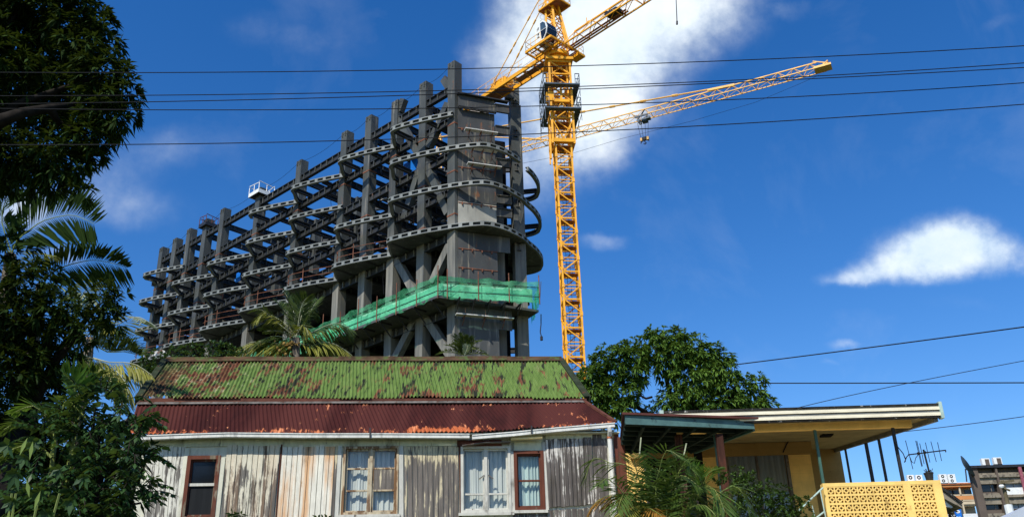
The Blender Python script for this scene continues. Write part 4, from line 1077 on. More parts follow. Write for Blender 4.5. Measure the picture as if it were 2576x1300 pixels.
wmb = MB(); wbox(SL, SL+.1, zbase, ZT, -6.2, -.12); wbox(SR-.1, SR, zbase, ZT, -6.2, -.12); wbox(SL, SR, zbase, ZT, -6.3, -6.2)
wbox(SL+.12, SR-.12, ZT-.1, ZT-.05, -6.2, -.15)
u_s0, u_s1 = SL+.25, np.dot(rhi[2]-H0, HX)-.12
wbox(u_s0, u_s1, ZT-.1, zf-.05, -6.1, RT-.06)
wmb.build('rear_walls', 'trim_cream', house)
b = MB()
for s in (u_s0+.05, u_s1-.05):
    b.prism([hp(s, -6.0, zf-.1), hp(s, RT-.1, zf-.1), hp(s, UR, rz1-.12)], HX*.06)
b.build('gable', 'trim_cream', house)
def hbar(b, a, c, w, h, d, m=0): b.bar(hp(a[0], d, a[1]), hp(c[0], d, c[1]), w, h, m=m)
# soffit and eave boards
b = MB(); b.obox(hp((SL+SR)/2, .08, ZT-.005), HX*(SR-SL)/2, HN*.10, ZUP*.012); b.build('soffit_board', 'frieze_paint', house)
for (x0, x1, y0, y1) in ((372, 700, 1103, 1121), (702, 1005, 1103, 1121), (1007, 1150, 1106, 1121)):
    b = MB(); a, c = hs(x0, y0), hs(x1, y1); b.obox(hp((a[0]+c[0])/2, .018, (a[1]+c[1])/2), HX*(c[0]-a[0])/2, HN*.016, ZUP*abs(a[1]-c[1])/2); b.build('frieze', 'frieze_paint', house)
b = MB(); a, c = hs(1284, 1090), hs(1366, 1134); b.obox(hp((a[0]+c[0])/2, .016, (a[1]+c[1])/2), HX*(c[0]-a[0])/2, HN*.014, ZUP*abs(a[1]-c[1])/2); b.build('frieze', 'frieze_paint', house)
b = MB(); a, c = hs(1372, 1083), hs(1546, 1102); b.obox(hp((a[0]+c[0])/2, .016, (a[1]+c[1])/2), HX*(c[0]-a[0])/2, HN*.014, ZUP*abs(a[1]-c[1])/2)
b.build('frieze', 'frieze_paint', house)
# broken dark eave between the two gutters
b = MB(); q0, q1 = hs(1150, 1112), hs(1262, 1118); b.obox(hp((q0[0]+q1[0])/2, .03, (q0[1]+q1[1])/2), HX*(q1[0]-q0[0])/2, HN*.03, ZUP*.07)
b.build('rotten_board', 'eave_rust', house)
b = MB(); q0, q1, q2 = hs(1163, 1124), hs(1220, 1117), hs(1283, 1115); b.bar(hp(q0[0], .10, q0[1]), hp(q1[0], .13, q1[1]), .2, .012); b.bar(hp(q1[0], .13, q1[1]), hp(q2[0], .10, q2[1]), .2, .012); b.build('window_hood', 'flashing', house)
# gutters
def gutter(pts, name='gutter'):
    b = MB(); P = [hp(*(lambda q: (q[0], .28, q[1]))(hs(x, y, .28))) for x, y in pts]
    for p, q in zip(P[:-1], P[1:]):
        b.bar(p, q, .015, .085); b.bar(p-HN*.10, q-HN*.10, .015, .075); b.bar(p-HN*.05-ZUP*.042, q-HN*.05-ZUP*.042, .1, .012); b.bar(p+HN*.012+ZUP*.04, q+HN*.012+ZUP*.04, .022, .022)
    for i in range(len(P)-1):
        for t in (.25, .75): m = P[i]+(P[i+1]-P[i])*t; b.bar(m+ZUP*.03+HN*.01, m-HN*.12+ZUP*.10, .03, .02, m=1)
    return b.build(name, ['gutter_white', 'eave_rust'], house)
gutter([(340, 1101), (470, 1096), (575, 1093), (765, 1095), (960, 1095), (1181, 1096)]); gutter([(1188, 1099), (1290, 1091), (1400, 1080), (1546, 1068)])
b = MB(); 
for x, y0, y1 in ((931, 1075, 1102), (1337, 1070, 1090)): q0, q1 = hs(x, y0, .32), hs(x, y1, .32); b.bar(hp(q0[0], .32, q0[1]), hp(q1[0], .32, q1[1]), .03, .02)
b.build('gutter_strap', 'black_steel', house)
b = MB(); q0 = hs(1533, 1075, .2); q1 = hs(1540, 1300, .2)
b.tube([hp(q0[0]-.02, .26, q0[1]), hp(q0[0], .24, q0[1]-.08), hp(q0[0]+.0, .13, q0[1]-.2), hp(q0[0]+.0, .12, GZ)], .052, 8); b.tube([hp(q0[0], .13, q0[1]-.17), hp(q0[0], .13, q0[1]-.23)], .062, 8, 1)
b.build('downpipe', ['gutter_white', 'terracotta'], house)
b = MB(); b.obox(hp(SR-.06, .01, (ZT+GZ)/2), HX*.06, HN*.02, ZUP*(ZT-GZ)/2); b.obox(hp(SR-.2, .008, (ZT+GZ)/2), HX*.04, HN*.02, ZUP*(ZT-GZ)/2); b.build('corner_board', ['frame_brown'], house)
# plank panels: separate boards with small gaps
def planks(name, tl, tr, br, bl, mat, n, d=.03, lab=None, skew=0.0):
    q = [np.array(hs(x, y)) for x, y in (tl, tr, br, bl)]; rng = random.Random(int(tl[0])); b = MB()
    for k in range(n):
        f0, f1 = k/n, (k+1)/n-.012; zt_ = (q[0][1]+q[1][1])/2; 
        t0 = q[0]+(q[1]-q[0])*f0; t1 = q[0]+(q[1]-q[0])*f1; b0 = q[3]+(q[2]-q[3])*f0; b1 = q[3]+(q[2]-q[3])*f1
        dd = d+rng.uniform(-.004, .006); jz = rng.uniform(-.012, .012)
        poly = [hp(t0[0], 0.002, t0[1]+jz), hp(t1[0], .002, t1[1]+jz), hp(b1[0], .002, b1[1]+jz), hp(b0[0], .002, b0[1]+jz)]
        b.prism(poly, HN*dd)
    o = b.build(name, mat, house)
    if lab: o['label'] = lab
    return o
planks('plank_panel', (372, 1121), (470, 1121), (452, 1303), (362, 1303), 'planks_left', 9, lab='grey peeling plank panel at the left end')
planks('plank_panel', (573, 1120), (707, 1119), (690, 1303), (556, 1303), 'planks_streaky', 10, lab='plank panel with grey and yellowed streaks')
planks('plank_panel', (712, 1119), (845, 1119), (833, 1303), (697, 1303), 'planks_cream', 10, lab='cream plank panel with orange rust stains')
planks('plank_panel', (1025, 1122), (1153, 1121), (1155, 1300), (1027, 1302), 'planks_grey', 10, lab='bare grey plank panel with traces of paint at the top')
planks('plank_panel', (1370, 1106), (1488, 1101), (1496, 1268), (1380, 1276), 'planks_dark', 11, d=.05, lab='dark weathered plank panel with white paint flakes')
planks('plank_panel', (1489, 1083), (1524, 1080), (1533, 1303), (1497, 1303), 'planks_dark', 3)
planks('base_boards', (1290, 1290), (1497, 1276), (1500, 1330), (1292, 1330), 'planks_dark', 14, d=.025)
# upright trims
def trim(x0, y0, x1, y1, w, mat, name='trim', d=.035):
    a, c = hs(x0, y0), hs(x1, y1); b = MB(); b.bar(hp(a[0], d/2, a[1]), hp(c[0], d/2, c[1]), d, w, up=HX); return b.build(name, mat, house)
trim(472, 1128, 452, 1310, .10, 'trim_cream'); trim(562, 1150, 545, 1310, .10, 'trim_cream'); trim(709.5, 1118, 694, 1310, .03, 'brown_timber', d=.045)
trim(848, 1120, 836, 1310, .05, 'planks_grey'); trim(856, 1121, 846, 1310, .08, 'trim_white'); trim(1009, 1122, 1010, 1310, .09, 'trim_white', d=.04); trim(1020, 1122, 1021, 1310, .05, 'planks_grey')
trim(1156, 1120, 1159, 1310, .04, 'brown_timber', d=.04); trim(1287, 1112, 1292, 1300, .10, 'trim_white', d=.03); trim(1366, 1112, 1376, 1282, .08, 'trim_white', d=.04)
# windows
def window(key, rails, mull, fmat, pane_mat, cur_mat, lab, fw=.055, boards=None, sill=True, cd=-.16, fw2=None):
    s0, s1, z0, z1_ = wins[key]; zc = (z0+z1_)/2; b = MB()
    for s in (s0, s1): b.obox(hp(s, -.02, zc), HX*fw/2, HN*.07, ZUP*((z1_-z0)/2+fw/2))
    for z in (z0, z1_): b.obox(hp((s0+s1)/2, -.02, z), HX*((s1-s0)/2-fw/2), HN*.068, ZUP*fw/2)
    w = b.build('window', fmat, house); w['label'] = lab
    b = MB()
    for f in mull: b.obox(hp(s0+(s1-s0)*f, -.03, zc), HX*.035, HN*.05, ZUP*((z1_-z0)/2-fw/2))
    sw = [0]+list(mull)+[1]
    for i in range(len(sw)-1):
        a, c = s0+(s1-s0)*sw[i]+.04, s0+(s1-s0)*sw[i+1]-.04
        for r in rails: b.obox(hp((a+c)/2, -.04, z0+(z1_-z0)*r), HX*((c-a)/2), HN*.03, ZUP*.018)
        for ss in (a+.01, c-.01): b.obox(hp(ss, -.042, zc), HX*.018, HN*.028, ZUP*((z1_-z0)/2-fw/2-.002))
        for zz in (z0+fw/2+.02, z1_-fw/2-.02): b.obox(hp((a+c)/2, -.043, zz), HX*((c-a)/2-.02), HN*.027, ZUP*.02)
    b.build('sash', fw2 or fmat, w)
    b = MB(); b.add([hp(s0+.02, -.05, z0+.02), hp(s1-.02, -.05, z0+.02), hp(s1-.02, -.05, z1_-.02), hp(s0+.02, -.05, z1_-.02)], [(0, 1, 2, 3)]); b.build('pane', pane_mat, w)
    if cur_mat:
        b = MB(); n = 120; vs = []
        for i in range(n+1):
            f = i/n; s = s0-.03+(s1-s0+.06)*f; dd = cd+.022*math.sin(f*46+math.sin(f*9)*2)+.008*math.sin(f*131)
            for zz in (z0-.05, z1_+.05): vs.append(hp(s, dd, zz))
        b.add(vs, [(2*i, 2*i+2, 2*i+3, 2*i+1) for i in range(n)]); b.build('curtain', cur_mat, w, smooth=True)
    if sill:
        b = MB(); b.obox(hp((s0+s1)/2, .03, z0-.06), HX*((s1-s0)/2+.08), HN*.06, ZUP*.03); b.build('sill', 'trim_white', w)
    return w
wA = window('A', (.55,), (), 'frame_brown', 'dark_glass', None, 'narrow sash window with black glass and brown frame', .08, sill=False)
s0, s1, z0, z1_ = wins['A']; b = MB(); b.obox(hp((s0+s1)/2, -.035, z0+(z1_-z0)*.27), HX*((s1-s0)/2-.05), HN*.006, ZUP*(z1_-z0)*.24); b.build('insect_screen', 'insect_screen', wA)
b = MB(); b.obox(hp((s0+s1)/2, -.02, z0+(z1_-z0)*.55), HX*((s1-s0)/2-.04), HN*.03, ZUP*.03); b.build('meeting_rail', 'trim_white', wA)
wB = window('B', (.345, .68), (.5,), 'frame_cream', 'window_glass', 'curtain_white', 'double window with white curtains and one boarded pane', .05, fw2='frame_cream')
s0, s1, z0, z1_ = wins['B']; b = MB()
for k in range(2): b.obox(hp(s0+(s1-s0)*.75, -.03, z0+(z1_-z0)*(.43+k*.16)), HX*((s1-s0)/4-.07), HN*.012, ZUP*.115)
b.build('board', 'planks_grey', wB)
wC = window('C', (.27,), (.5,), 'trim_white', 'window_glass', 'curtain_white', 'white double casement window with drawn curtains', .06)
b = MB(); s0, s1, z0, z1_ = wins['C']
for (f0, h0, f1, h1) in ((.36, .50, .47, .56), (.55, .56, .66, .50)): b.bar(hp(s0+(s1-s0)*f0, .03, z0+(z1_-z0)*h0), hp(s0+(s1-s0)*f1, .02, z0+(z1_-z0)*h1), .03, .02)
b.build('stay', 'flashing', wC)
wD = window('D', (.5,), (), 'frame_brown', 'window_glass', 'curtain_green', 'narrow sash window with red brown frame and pale green blind', .07)
# tube lamp under the eave
a, c = hs(1285, 1103.5, .2), hs(1364, 1100.5, .2); b = MB(); b.tube([hp(a[0], .2, a[1]), hp(c[0], .2, c[1])], .032, 8); b.build('eave_tube', 'tube_yellow', house, smooth=True)

# ------------------------------------------------------------------ carport between the houses
zcp = PY(1574, 1060, 17.3)[2]
c0, c1, c2, c3 = PZ(1572, 1061, zcp), PZ(1895, 1071, zcp), PZ(1747, 1129, zcp), PZ(1560, 1131, zcp)
carport = thing('carport', ((c0[0]+c2[0])/2, (c0[1]+c2[1])/2, GZ), 'lean-to roof with teal fascia on brown posts between the two houses', 'carport')
b = MB(); b.prism([c0, c1, c2, c3], (0, 0, .06)); 
for k in range(7): t = k/6; b.bar(c0+(c3-c0)*t-ZUP*.03, c1+(c2-c1)*t-ZUP*.03, .05, .08)
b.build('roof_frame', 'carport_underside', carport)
b = MB(); b.prism([p+ZUP*.13 for p in (c0+np.array([-.05, -.1, 0]), c1+np.array([.18, -.1, -.02]), c2+np.array([.1, .1, .02]), c3)], (0, 0, .04)); b.build('roof_sheet', 'rust_iron', carport)
b = MB(); b.bar(c0+ZUP*.05-HN*-.03, c1+ZUP*.02-HN*-.03, .04, .15); b.bar(c0-ZUP*.04+HN*.05, c1-ZUP*.06+HN*.05, .02, .025); b.build('fascia', 'teal_fascia', carport)
b = MB()
for k in range(5): p = c0+(c1-c0)*(k+.7)/5; q = c3+(c2-c3)*(k+.7)/5; b.bar(p-ZUP*.05, q-ZUP*.05, .05, .10)
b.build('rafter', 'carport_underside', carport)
b = MB(); b.bar(c1-ZUP*.02, c2-ZUP*.02, .05, .16); b.build('side_board', 'green_paint', carport)
def post(par, x0, y0, x1, y1, Y, w, mat, zt=None, name='post'):
    P = PY(x0, y0, Y); b = MB(); b.obox((P[0], P[1], (P[2]+GZ)/2), (w/2, 0, 0), (0, w/2, 0), (0, 0, (P[2]-GZ)/2)); return b.build(name, mat, par)
post(carport, 1706, 1095, 0, 0, 18.2, .13, 'brown_timber'); post(carport, 1808, 1092, 0, 0, 17.9, .13, 'brown_timber'); post(carport, 1754, 1127, 0, 0, 20.4, .16, 'dark_core'); post(carport, 1561, 1100, 0, 0, 19.4, .14, 'frame_brown')

# ------------------------------------------------------------------ yellow house
yh = thing('yellow_house', (5.5, 22, GZ), 'yellow rendered house under a wide flat overhanging roof with striped cream fascia', 'house')
YF = 17.9; xl, xr = PY(1668, 1035, YF)[0], PY(2362, 1035, YF)[0]; zb_ = PY(2362, 1050, YF)[2]; zt_ = PY(2362, 1015, YF)[2]; SLP = .112; YB = 28.0
b = MB(); b.prism([(xl, YF+.06, zb_+.03), (xr-.05, YF+.06, zb_+.03), (xr-.05, YB, zb_+.03+SLP*(YB-YF)), (xl, YB, zb_+.03+SLP*(YB-YF))], (0, 0, .12)); b.build('roof_slab', 'soffit', yh)
H = zt_-zb_; b = MB(); zc = zt_
for frac, dd, m in ((.12, .05, 0), (.11, .02, 1), (.22, .055, 2), (.05, .015, 3), (.15, .03, 1), (.22, .055, 2), (.13, .035, 0)):
    h = H*frac; b.box((xl, YF-dd, zc-h), (xr, YF+.055, zc), m); zc -= h
b.box((xl, YF+.02, zt_), (xr, YF+.3, zt_+.02), 0)
b.build('fascia', ['black_edge', 'fascia_grey', 'fascia_cream', 'dark_core'], yh)
b = MB(); b.box((xr, YF-.07, zb_-.02), (xr+.06, YF+.07, zt_+.03)); b.box((xl-.08, YF-.06, zb_), (xl, YF+.06, zt_+.02)); b.build('fascia_cap', 'pale_green_paint', yh)
b = MB(); b.prism([(xr-.1, YF+.07, zb_-.06), (xr-.1, YB, zb_-.06+SLP*(YB-YF)), (xr-.1, YB, zb_+.2+SLP*(YB-YF)), (xr-.1, YF+.07, zb_+.2)], (.08, 0, 0)); b.build('side_beam', 'fascia_grey', yh)
Yp = 18.38
b = MB(); b.box((xl+.3, Yp-.06, zb_+SLP*(Yp-YF)-.12), (xr-.40, Yp+.06, zb_+SLP*(Yp-YF)+.02)); b.build('porch_beam', 'yellow_stucco', yh)
xw0, xw1 = 2.4, PY(2035, 1122, 22)[0]
wy = {'W': (PY(1826, 1141, 22)[0], PY(1977, 1136, 22)[0], GZ+.6, PY(1900, 1139, 22)[2]), 'V': (PY(1620, 1139, 22)[0], PY(1742, 1137, 22)[0], GZ+.1, PY(1680, 1139, 22)[2])}
b = MB(); cur = xw0; ztw = zb_+SLP*(22-YF)+.02
for k in ('V', 'W'):
    a, c, q0, q1 = wy[k]; b.box((cur, 22, GZ), (a, 22.2, ztw)); b.box((a, 22, GZ), (c, 22.2, q0)); b.box((a, 22, q1), (c, 22.2, ztw)); cur = c
b.box((cur, 22, GZ), (xw1, 22.2, ztw)); b.box((xw1-.2, 22.2, GZ), (xw1, 24, ztw+.2)); b.build('wall', 'yellow_stucco', yh)
xr2 = PY(2112, 1124, 24)[0]
b = MB(); b.box((xw1, 24, GZ), (xr2, 24.2, zb_+SLP*(24-YF)+.02)); b.box((xr2-.2, 24.2, GZ), (xr2, 27.8, zb_+SLP*(24-YF)+.1)); b.box((xw0, 27.6, GZ), (xr2-.2, 27.8, zb_+1)); b.box((xw0, 22.2, GZ), (xw0+.2, 27.6, ztw)); b.build('recessed_wall', 'shaded_stucco', yh)
b = MB(); b.box((xw0+.3, 21.86, ztw-.30), (xw1+.02, 21.995, ztw-.02)); b.build('wall_beam', 'shaded_stucco', yh)
for k, lab in (('W', 'wide dark window with grey curtains on the yellow wall'), ('V', 'dark opening under the lean-to roof')):
    a, c, q0, q1 = wy[k]; b = MB(); zc = (q0+q1)/2
    for x in (a, c): b.box((x-.03, 21.97, q0-.03), (x+.03, 22.1, q1+.03))
    b.box((a+.03, 21.972, q1-.03), (c-.03, 22.1, q1+.03)); b.box((a+.03, 21.972, q0-.03), (c-.03, 22.1, q0+.03)); b.box(((a+c)/2-.02, 21.98, q0+.03), ((a+c)/2+.02, 22.1, q1-.03))
    w = b.build('window', 'flashing', yh); w['label'] = lab
    b = MB(); b.add([(a, 22.06, q0), (c, 22.06, q0), (c, 22.06, q1), (a, 22.06, q1)], [(0, 1, 2, 3)]); b.build('pane', 'window_glass' if k == 'W' else 'dark_glass', w)
    b = MB(); n = 90; vs = []
    for i in range(n+1):
        f = i/n; 
        for zz in (q0, q1): vs.append((a+(c-a)*f, 22.24+.02*math.sin(f*60), zz))
    b.add(vs, [(2*i, 2*i+2, 2*i+3, 2*i+1) for i in range(n)]); b.build('curtain', 'curtain_grey', w, smooth=True)
def ypost(x0, y0, plane, w, mat):
    P = PY(x0, y0, Yp) if plane == 'front' else PP(x0, y0, (8.32, 0, 0), (1, 0, 0)); b = MB(); zt_ = zb_+SLP*(P[1]-YF)
    b.box((P[0]-w/2, P[1]-w/2, GZ), (P[0]+w/2, P[1]+w/2, zt_)); return b.build('porch_post', mat, yh)
ypost(2049, 1080, 'front', .05, 'green_paint'); ypost(2246, 1080, 'front', .055, 'black_steel'); ypost(2176, 1102, 'side', .065, 'black_steel'); ypost(2210, 1103, 'side', .05, 'black_steel'); ypost(2127, 1133, 'side', .045, 'black_steel'); ypost(1800, 1108, 'front', .06, 'green_paint')
b = MB(); P = PY(2080, 1099, 20.5); b.box((P[0]-.12, P[1]-.12, zb_+SLP*(P[1]-YF)-.02), (P[0]+.12, P[1]+.12, zb_+SLP*(P[1]-YF)+.02)); b.build('soffit_vent', 'dark_core', yh)
b = MB(); b.tube([PY(1990, 1085, 21.84), PY(1986, 1105, 21.84), PY(1978, 1118, 21.84), PY(1970, 1137, 21.84)], .015, 5); b.build('wall_cable', 'cable_black', yh)
b = MB(); b.tube([PY(2250, 1112, 18.3), PY(2260, 1125, 18.3), PY(2272, 1140, 18.3), PY(2278, 1155, 18.3), PY(2275, 1162, 18.3), PY(2281, 1148, 18.3), PY(2286, 1143, 18.3)], .010, 5); b.build('aerial_cable', 'cable_black', yh)
# pierced block balustrade
YL = 18.25; x0 = PY(2069, 1215, YL)[0]; x1 = PY(2365, 1207, YL)[0]; zt_ = PY(2200, 1211, YL)[2]
pitch = PY(2200, 1240, YL)[0]-PY(2180.5, 1240, YL)[0]; pz = PY(2200, 1219, YL)[2]-PY(2200, 1240.6, YL)[2]
xa = PY(2079, 1225, YL)[0]; xb = PY(2289.5, 1222, YL)[0]; NR = 7
bal = thing('block_balustrade', ((x0+x1)/2, YL, GZ), 'bright yellow balcony wall of pierced ornamental blocks', 'balustrade')
def blockpanel(xs, n):
    b = MB(); zt2 = zt_-.07; hw, hh = pitch/2, pz/2; fr = .012
    def arc(cx, cz, sx, sz, r0, r1):
        N = 7; o = []
        for k in range(N+1): t = math.pi/2*k/N; o.append((math.cos(t), math.sin(t)))
        for k in range(N):
            (ca, sa), (cb, sb) = o[k], o[k+1]
            q = [(cx+sx*ca*r0, cz+sz*sa*r0), (cx+sx*ca*r1, cz+sz*sa*r1), (cx+sx*cb*r1, cz+sz*sb*r1), (cx+sx*cb*r0, cz+sz*sb*r0)]
            b.prism([(x, YL+.004, z) for x, z in q], (0, .06, 0))
    for r in range(NR):
        for c in range(n):
            cx, cz = xs+pitch*(c+.5), zt2-pz*(r+.5); ix, iz = hw-fr, hh-fr*1.6
            for sx in (-1, 1):
                for sz in (-1, 1):
                    arc(cx-sx*ix, cz-sz*iz, sx, sz, ix*.72, ix*1.08)
            b.box((cx-hw, YL, cz-hh), (cx-ix, YL+.07, cz+hh)); b.box((cx+ix, YL, cz-hh), (cx+hw, YL+.07, cz+hh)); b.box((cx-ix, YL+.001, cz+iz), (cx+ix, YL+.07, cz+hh)); b.box((cx-ix, YL+.001, cz-hh), (cx+ix, YL+.07, cz-iz))
    return b.build('pierced_panel', 'yellow_block', bal)
blockpanel(xa, 10); blockpanel(xb, 3)
b = MB(); zb2 = zt_-.07-pz*NR
b.box((x0, YL-.003, GZ), (xa, YL+.1, zt_)); b.box((xa+pitch*10, YL-.004, zb2), (xb, YL+.1, zt_-.068)); b.box((xb+pitch*3, YL-.003, GZ), (x1, YL+.1, zt_)); b.box((xa, YL-.005, zt_-.07), (xb+pitch*3, YL+.1, zt_)); b.box((xa, YL-.004, GZ), (xb+pitch*3, YL+.1, zb2))
b.box((x1-.1, YL+.1, GZ), (x1, YL+4.5, zt_-.002)); b.box((x0, YL+.1, GZ), (x0+.1, YL+.16, zt_-.002))
b.build('frame_wall', 'yellow_block', bal)
b = MB(); b.box((xa-.02, YL+.10, zb2), (xb+pitch*3+.02, YL+.13, zt_-.03)); b.build('backing', 'opening_shade', bal)
b = MB(); P = PY(2070, 1226, YL-.1); Q = PY(2030, 1264, YL-.3); b.tube([P, Q, Q+(Q-P)*.5], .018, 6); b.tube([PY(2075, 1285, YL-.1), PY(2050, 1304, YL-.2)], .018, 6); b.tube([PY(2063, 1232, YL-.15), PY(2077, 1300, YL-.15)], .012, 6); b.tube([PY(2043, 1270, YL-.25), PY(2050, 1300, YL-.25)], .010, 6)
tag(b.build('stair_handrail', 'pale_green_paint', None, loc=P), 'thin pale green stair handrail sloping down at the left end of the yellow balustrade', 'handrail')
# aerial in its pot
Ya = YL+.05; an = thing('aerial', PY(2339, 1192, Ya), 'black television aerial on a short mast above the yellow balustrade', 'aerial')
b = MB(); b.tube([PY(2323, 1130, Ya), PY(2342, 1204, Ya)], .018, 6); b.build('mast', 'cable_black', an)
def rr(x, y): return (1964.9+x*.2444, 982.4+y*.2444)
b = MB(); b.tube([PY(*rr(1308, 657), Ya), PY(*rr(1695, 610), Ya)], .013, 5); b.tube([PY(*rr(1405, 645), Ya), PY(*rr(1425, 642), Ya)], .03, 6); b.tube([PY(*rr(1468, 635), Ya), PY(*rr(1490, 632), Ya)], .028, 6); b.tube([PY(*rr(1692, 605), Ya), PY(*rr(1695, 630), Ya)], .012, 5); b.build('boom', 'cable_black', an)
for (a, c) in (((1280, 510), (1357, 805)), ((1385, 512), (1447, 778)), ((1397, 515), (1455, 775)), ((1427, 540), (1472, 752)), ((1485, 530), (1532, 736)), ((1541, 520), (1598, 730)), ((1610, 528), (1652, 720))):
    b = MB(); b.tube([PY(*rr(*a), Ya-.01), PY(*rr(*c), Ya-.01)], .007, 5); b.build('element', 'cable_black', an)
b = MB(); b.tube([PY(*rr(1280, 730), Ya), PY(*rr(1283, 690), Ya), PY(*rr(1308, 662), Ya)], .008, 5); b.tube([PY(*rr(1325, 680), Ya), PY(*rr(1345, 730), Ya), PY(*rr(1372, 745), Ya), PY(*rr(1385, 690), Ya), PY(*rr(1412, 655), Ya)], .008, 5); b.build('feed_cable', 'cable_black', an)
P = PY(2340, 1207.5, Ya); pot = thing('plant_pot', (P[0], YL+.06, zt_), 'ragged black pot holding the aerial mast on the yellow balustrade', 'pot')
b = MB(); b.lathe((P[0], YL+.06, zt_), [(0, 0), (.062, 0), (.068, .02), (.086, .13), (.094, .135), (.094, .155), (.075, .155), (.07, .10), (0, .1)], 14); b.build('bowl', 'black_steel', pot)
b = MB()
for k in range(9): a = k*.7; p = np.array([P[0]+.04*math.cos(a), YL+.06+.04*math.sin(a), zt_+.12]); b.bar(p, p+np.array([.05*math.cos(a*2.3), .04*math.sin(a), .05+.03*(k % 3)]), .018, .01)
b.build('debris', 'cable_black', pot)

# ------------------------------------------------------------------ buildings far right
def q4(x, y): return (2303.7+x*.1402, 1118+y*.1402)
YBR = 130.0
def flat(b, pts, Y, dep, m=0): b.prism([PY(*q4(*p), Y) for p in pts], (0, dep, 0), m)
P = PY(2436, 1172, YBR); brown = thing('brown_building', (P[0]+8, YBR, GZ), 'dark brown apartment building with flat roof and pale ledges at the right edge', 'building')
xb0 = P[0]; zb0 = P[2]; xb1 = xb0+26
def bx(x0, x1, za, zc_, d0, d1, b, m=0): b.box((x0, YBR+d0, za), (x1, YBR+d1, zc_), m)
zpx = lambda y, x=2500: PY(x, 1118+y*.1402, YBR)[2]
xpx = lambda x, y: PY(*q4(x, y), YBR)[0]
SK = 16*xb0/YBR+.3
b = MB(); b.prism([(xb0+.25, YBR+.5, GZ), (xb1, YBR+.5, GZ), (xb1+SK, YBR+16, GZ), (xb0+.25+SK, YBR+16, GZ)], (0, 0, zb0-.35-GZ)); bx(xb0, xb0+1.05, GZ, zb0-.35, -.25, .5, b); b.build('wall', 'brown_render', brown)
b = MB(); b.prism([(xb0-.1, YBR-.5, zb0-.35), (xb1, YBR-.5, zb0-.35), (xb1+SK, YBR+16, zb0-.35), (xb0+SK, YBR+16, zb0-.35)], (0, 0, .35)); b.build('roof_slab', 'black_steel', brown)
XC = [xpx(1440, 500), xpx(1440, 500)+3.75*1.0]
for zc_ in (zpx(600), zpx(965), zpx(1330)):
    b = MB(); bx(xb0+1.05, xb1, zc_-.75, zc_+.75, -.02, .5, b); bx(xb0+1.05, xb1, zc_+.1, zc_+.45, -.3, -.02, b); b.build('ledge', 'brown_ledge', brown)
for i in range(6):
    b = MB(); x = xpx(1440, 520)+i*4.3-.15; bx(x, x+.28, GZ, zb0-.36, -.34, -.301, b); bx(x, x+.28, GZ, zb0-.36, -.30, .5, b); b.build('fin', 'brown_render', brown)
b = MB(); x = xpx(1830, 520); bx(x, x+.4, zpx(980), zb0-.37, -.6, -.35, b); b.build('drain_pipe', 'pink_pipe', brown)
for zc_, hgt in ((zpx(740), 1.3), (zpx(1080), 1.0)):
    for i in range(4):
        b = MB(); x = xb0+1.4+i*3.2; bx(x, x+2.5, zc_-hgt/2, zc_+hgt/2, .44, .499, b); w = b.build('window', 'dark_glass' if i % 2 == 0 else 'curtain_grey', brown)
        b = MB(); bx(x+1.2, x+1.3, zc_-hgt/2, zc_+hgt/2, .40, .439, b); b.build('mullion', 'flashing', w)
b = MB(); bx(xpx(1600, 840), xpx(1915, 840)+.2, zpx(910), zpx(780), -.22, -.03, b); b.build('white_panel', 'white_paint', brown)
# air conditioners
def ac(x, y, Y, w, h, lab, grp, fans=2, face='white_paint'):
    P = PY(x, y, Y); t = thing('air_conditioner', P, lab, 'air conditioner', grp); d = w*.5
    b = MB(); b.box((P[0]-w/2, Y-d/2, P[2]), (P[0]+w/2, Y+d/2, P[2]+h)); b.build('casing', 'white_paint', t)
    for k in range(fans):
        zc_ = P[2]+h*(k+.5)/fans; r = min(w*.3, h/fans*.36)
        b = MB(); N = 16
        b.add([(P[0]-w*.05+r*math.cos(a)*f, Y-d/2-.02, zc_+r*math.sin(a)*f) for f in (1, .45) for a in np.linspace(0, 2*math.pi, N, endpoint=False)], [(i, (i+1) % N, N+(i+1) % N, N+i) for i in range(N)])
        b.build('fan_ring', 'cable_black', t)
    if not fans:
        b = MB(); b.box((P[0]-w*.12, Y-d/2-.03, P[2]), (P[0]+w*.40, Y-d/2-.004, P[2]+h*.86)); b.build('grille', 'brown_render', t)
    b = MB(); b.box((P[0]-w/2+.05, Y-d/2, P[2]-.12), (P[0]+w/2-.05, Y+d/2, P[2])); b.build('foot', 'black_steel', t)
ac(*q4(1258, 368), YBR+3, 1.15, .95, 'white air conditioner on the brown building roof nearer the dish', 'air conditioners on the brown building', 0)
ac(*q4(1470, 350), YBR+3, 1.15, .95, 'white air conditioner on the brown building roof farther from the dish', 'air conditioners on the brown building', 0)
# mesh dish
P = PY(*q4(880, 660), YBR-1); dish = thing('satellite_dish', P, 'dark mesh satellite dish seen edge-on at the corner of the brown building', 'dish')
b = MB(); b.tube([PY(*q4(915, 660), YBR-.6), PY(*q4(905, 560), YBR-.6), PY(*q4(890, 430), YBR-.6)], .09, 6); b.bar(PY(*q4(890, 450), YBR-.6), PY(*q4(960, 400), YBR-.3), .1); b.build('arm', 'black_steel', dish)
b = MB(); c = PY(*q4(925, 382), YBR-.6); R0 = 1.6; ax = nrm([1.0, -.35, .45]); a1 = nrm(np.cross(ax, ZUP)); a2_ = np.cross(a1, ax); vs = []; N = 20; M_ = 5
for i in range(M_+1):
    r = R0*i/M_
    for j in range(N): t = 2*math.pi*j/N; vs.append(c+a1*r*math.cos(t)+a2_*r*math.sin(t)+ax*(r*r*.16-.35))
b.add(vs, [(i*N+j, i*N+(j+1) % N, (i+1)*N+(j+1) % N, (i+1)*N+j) for i in range(M_) for j in range(N)]); b.build('reflector', 'blue_grey_steel', dish, smooth=True)
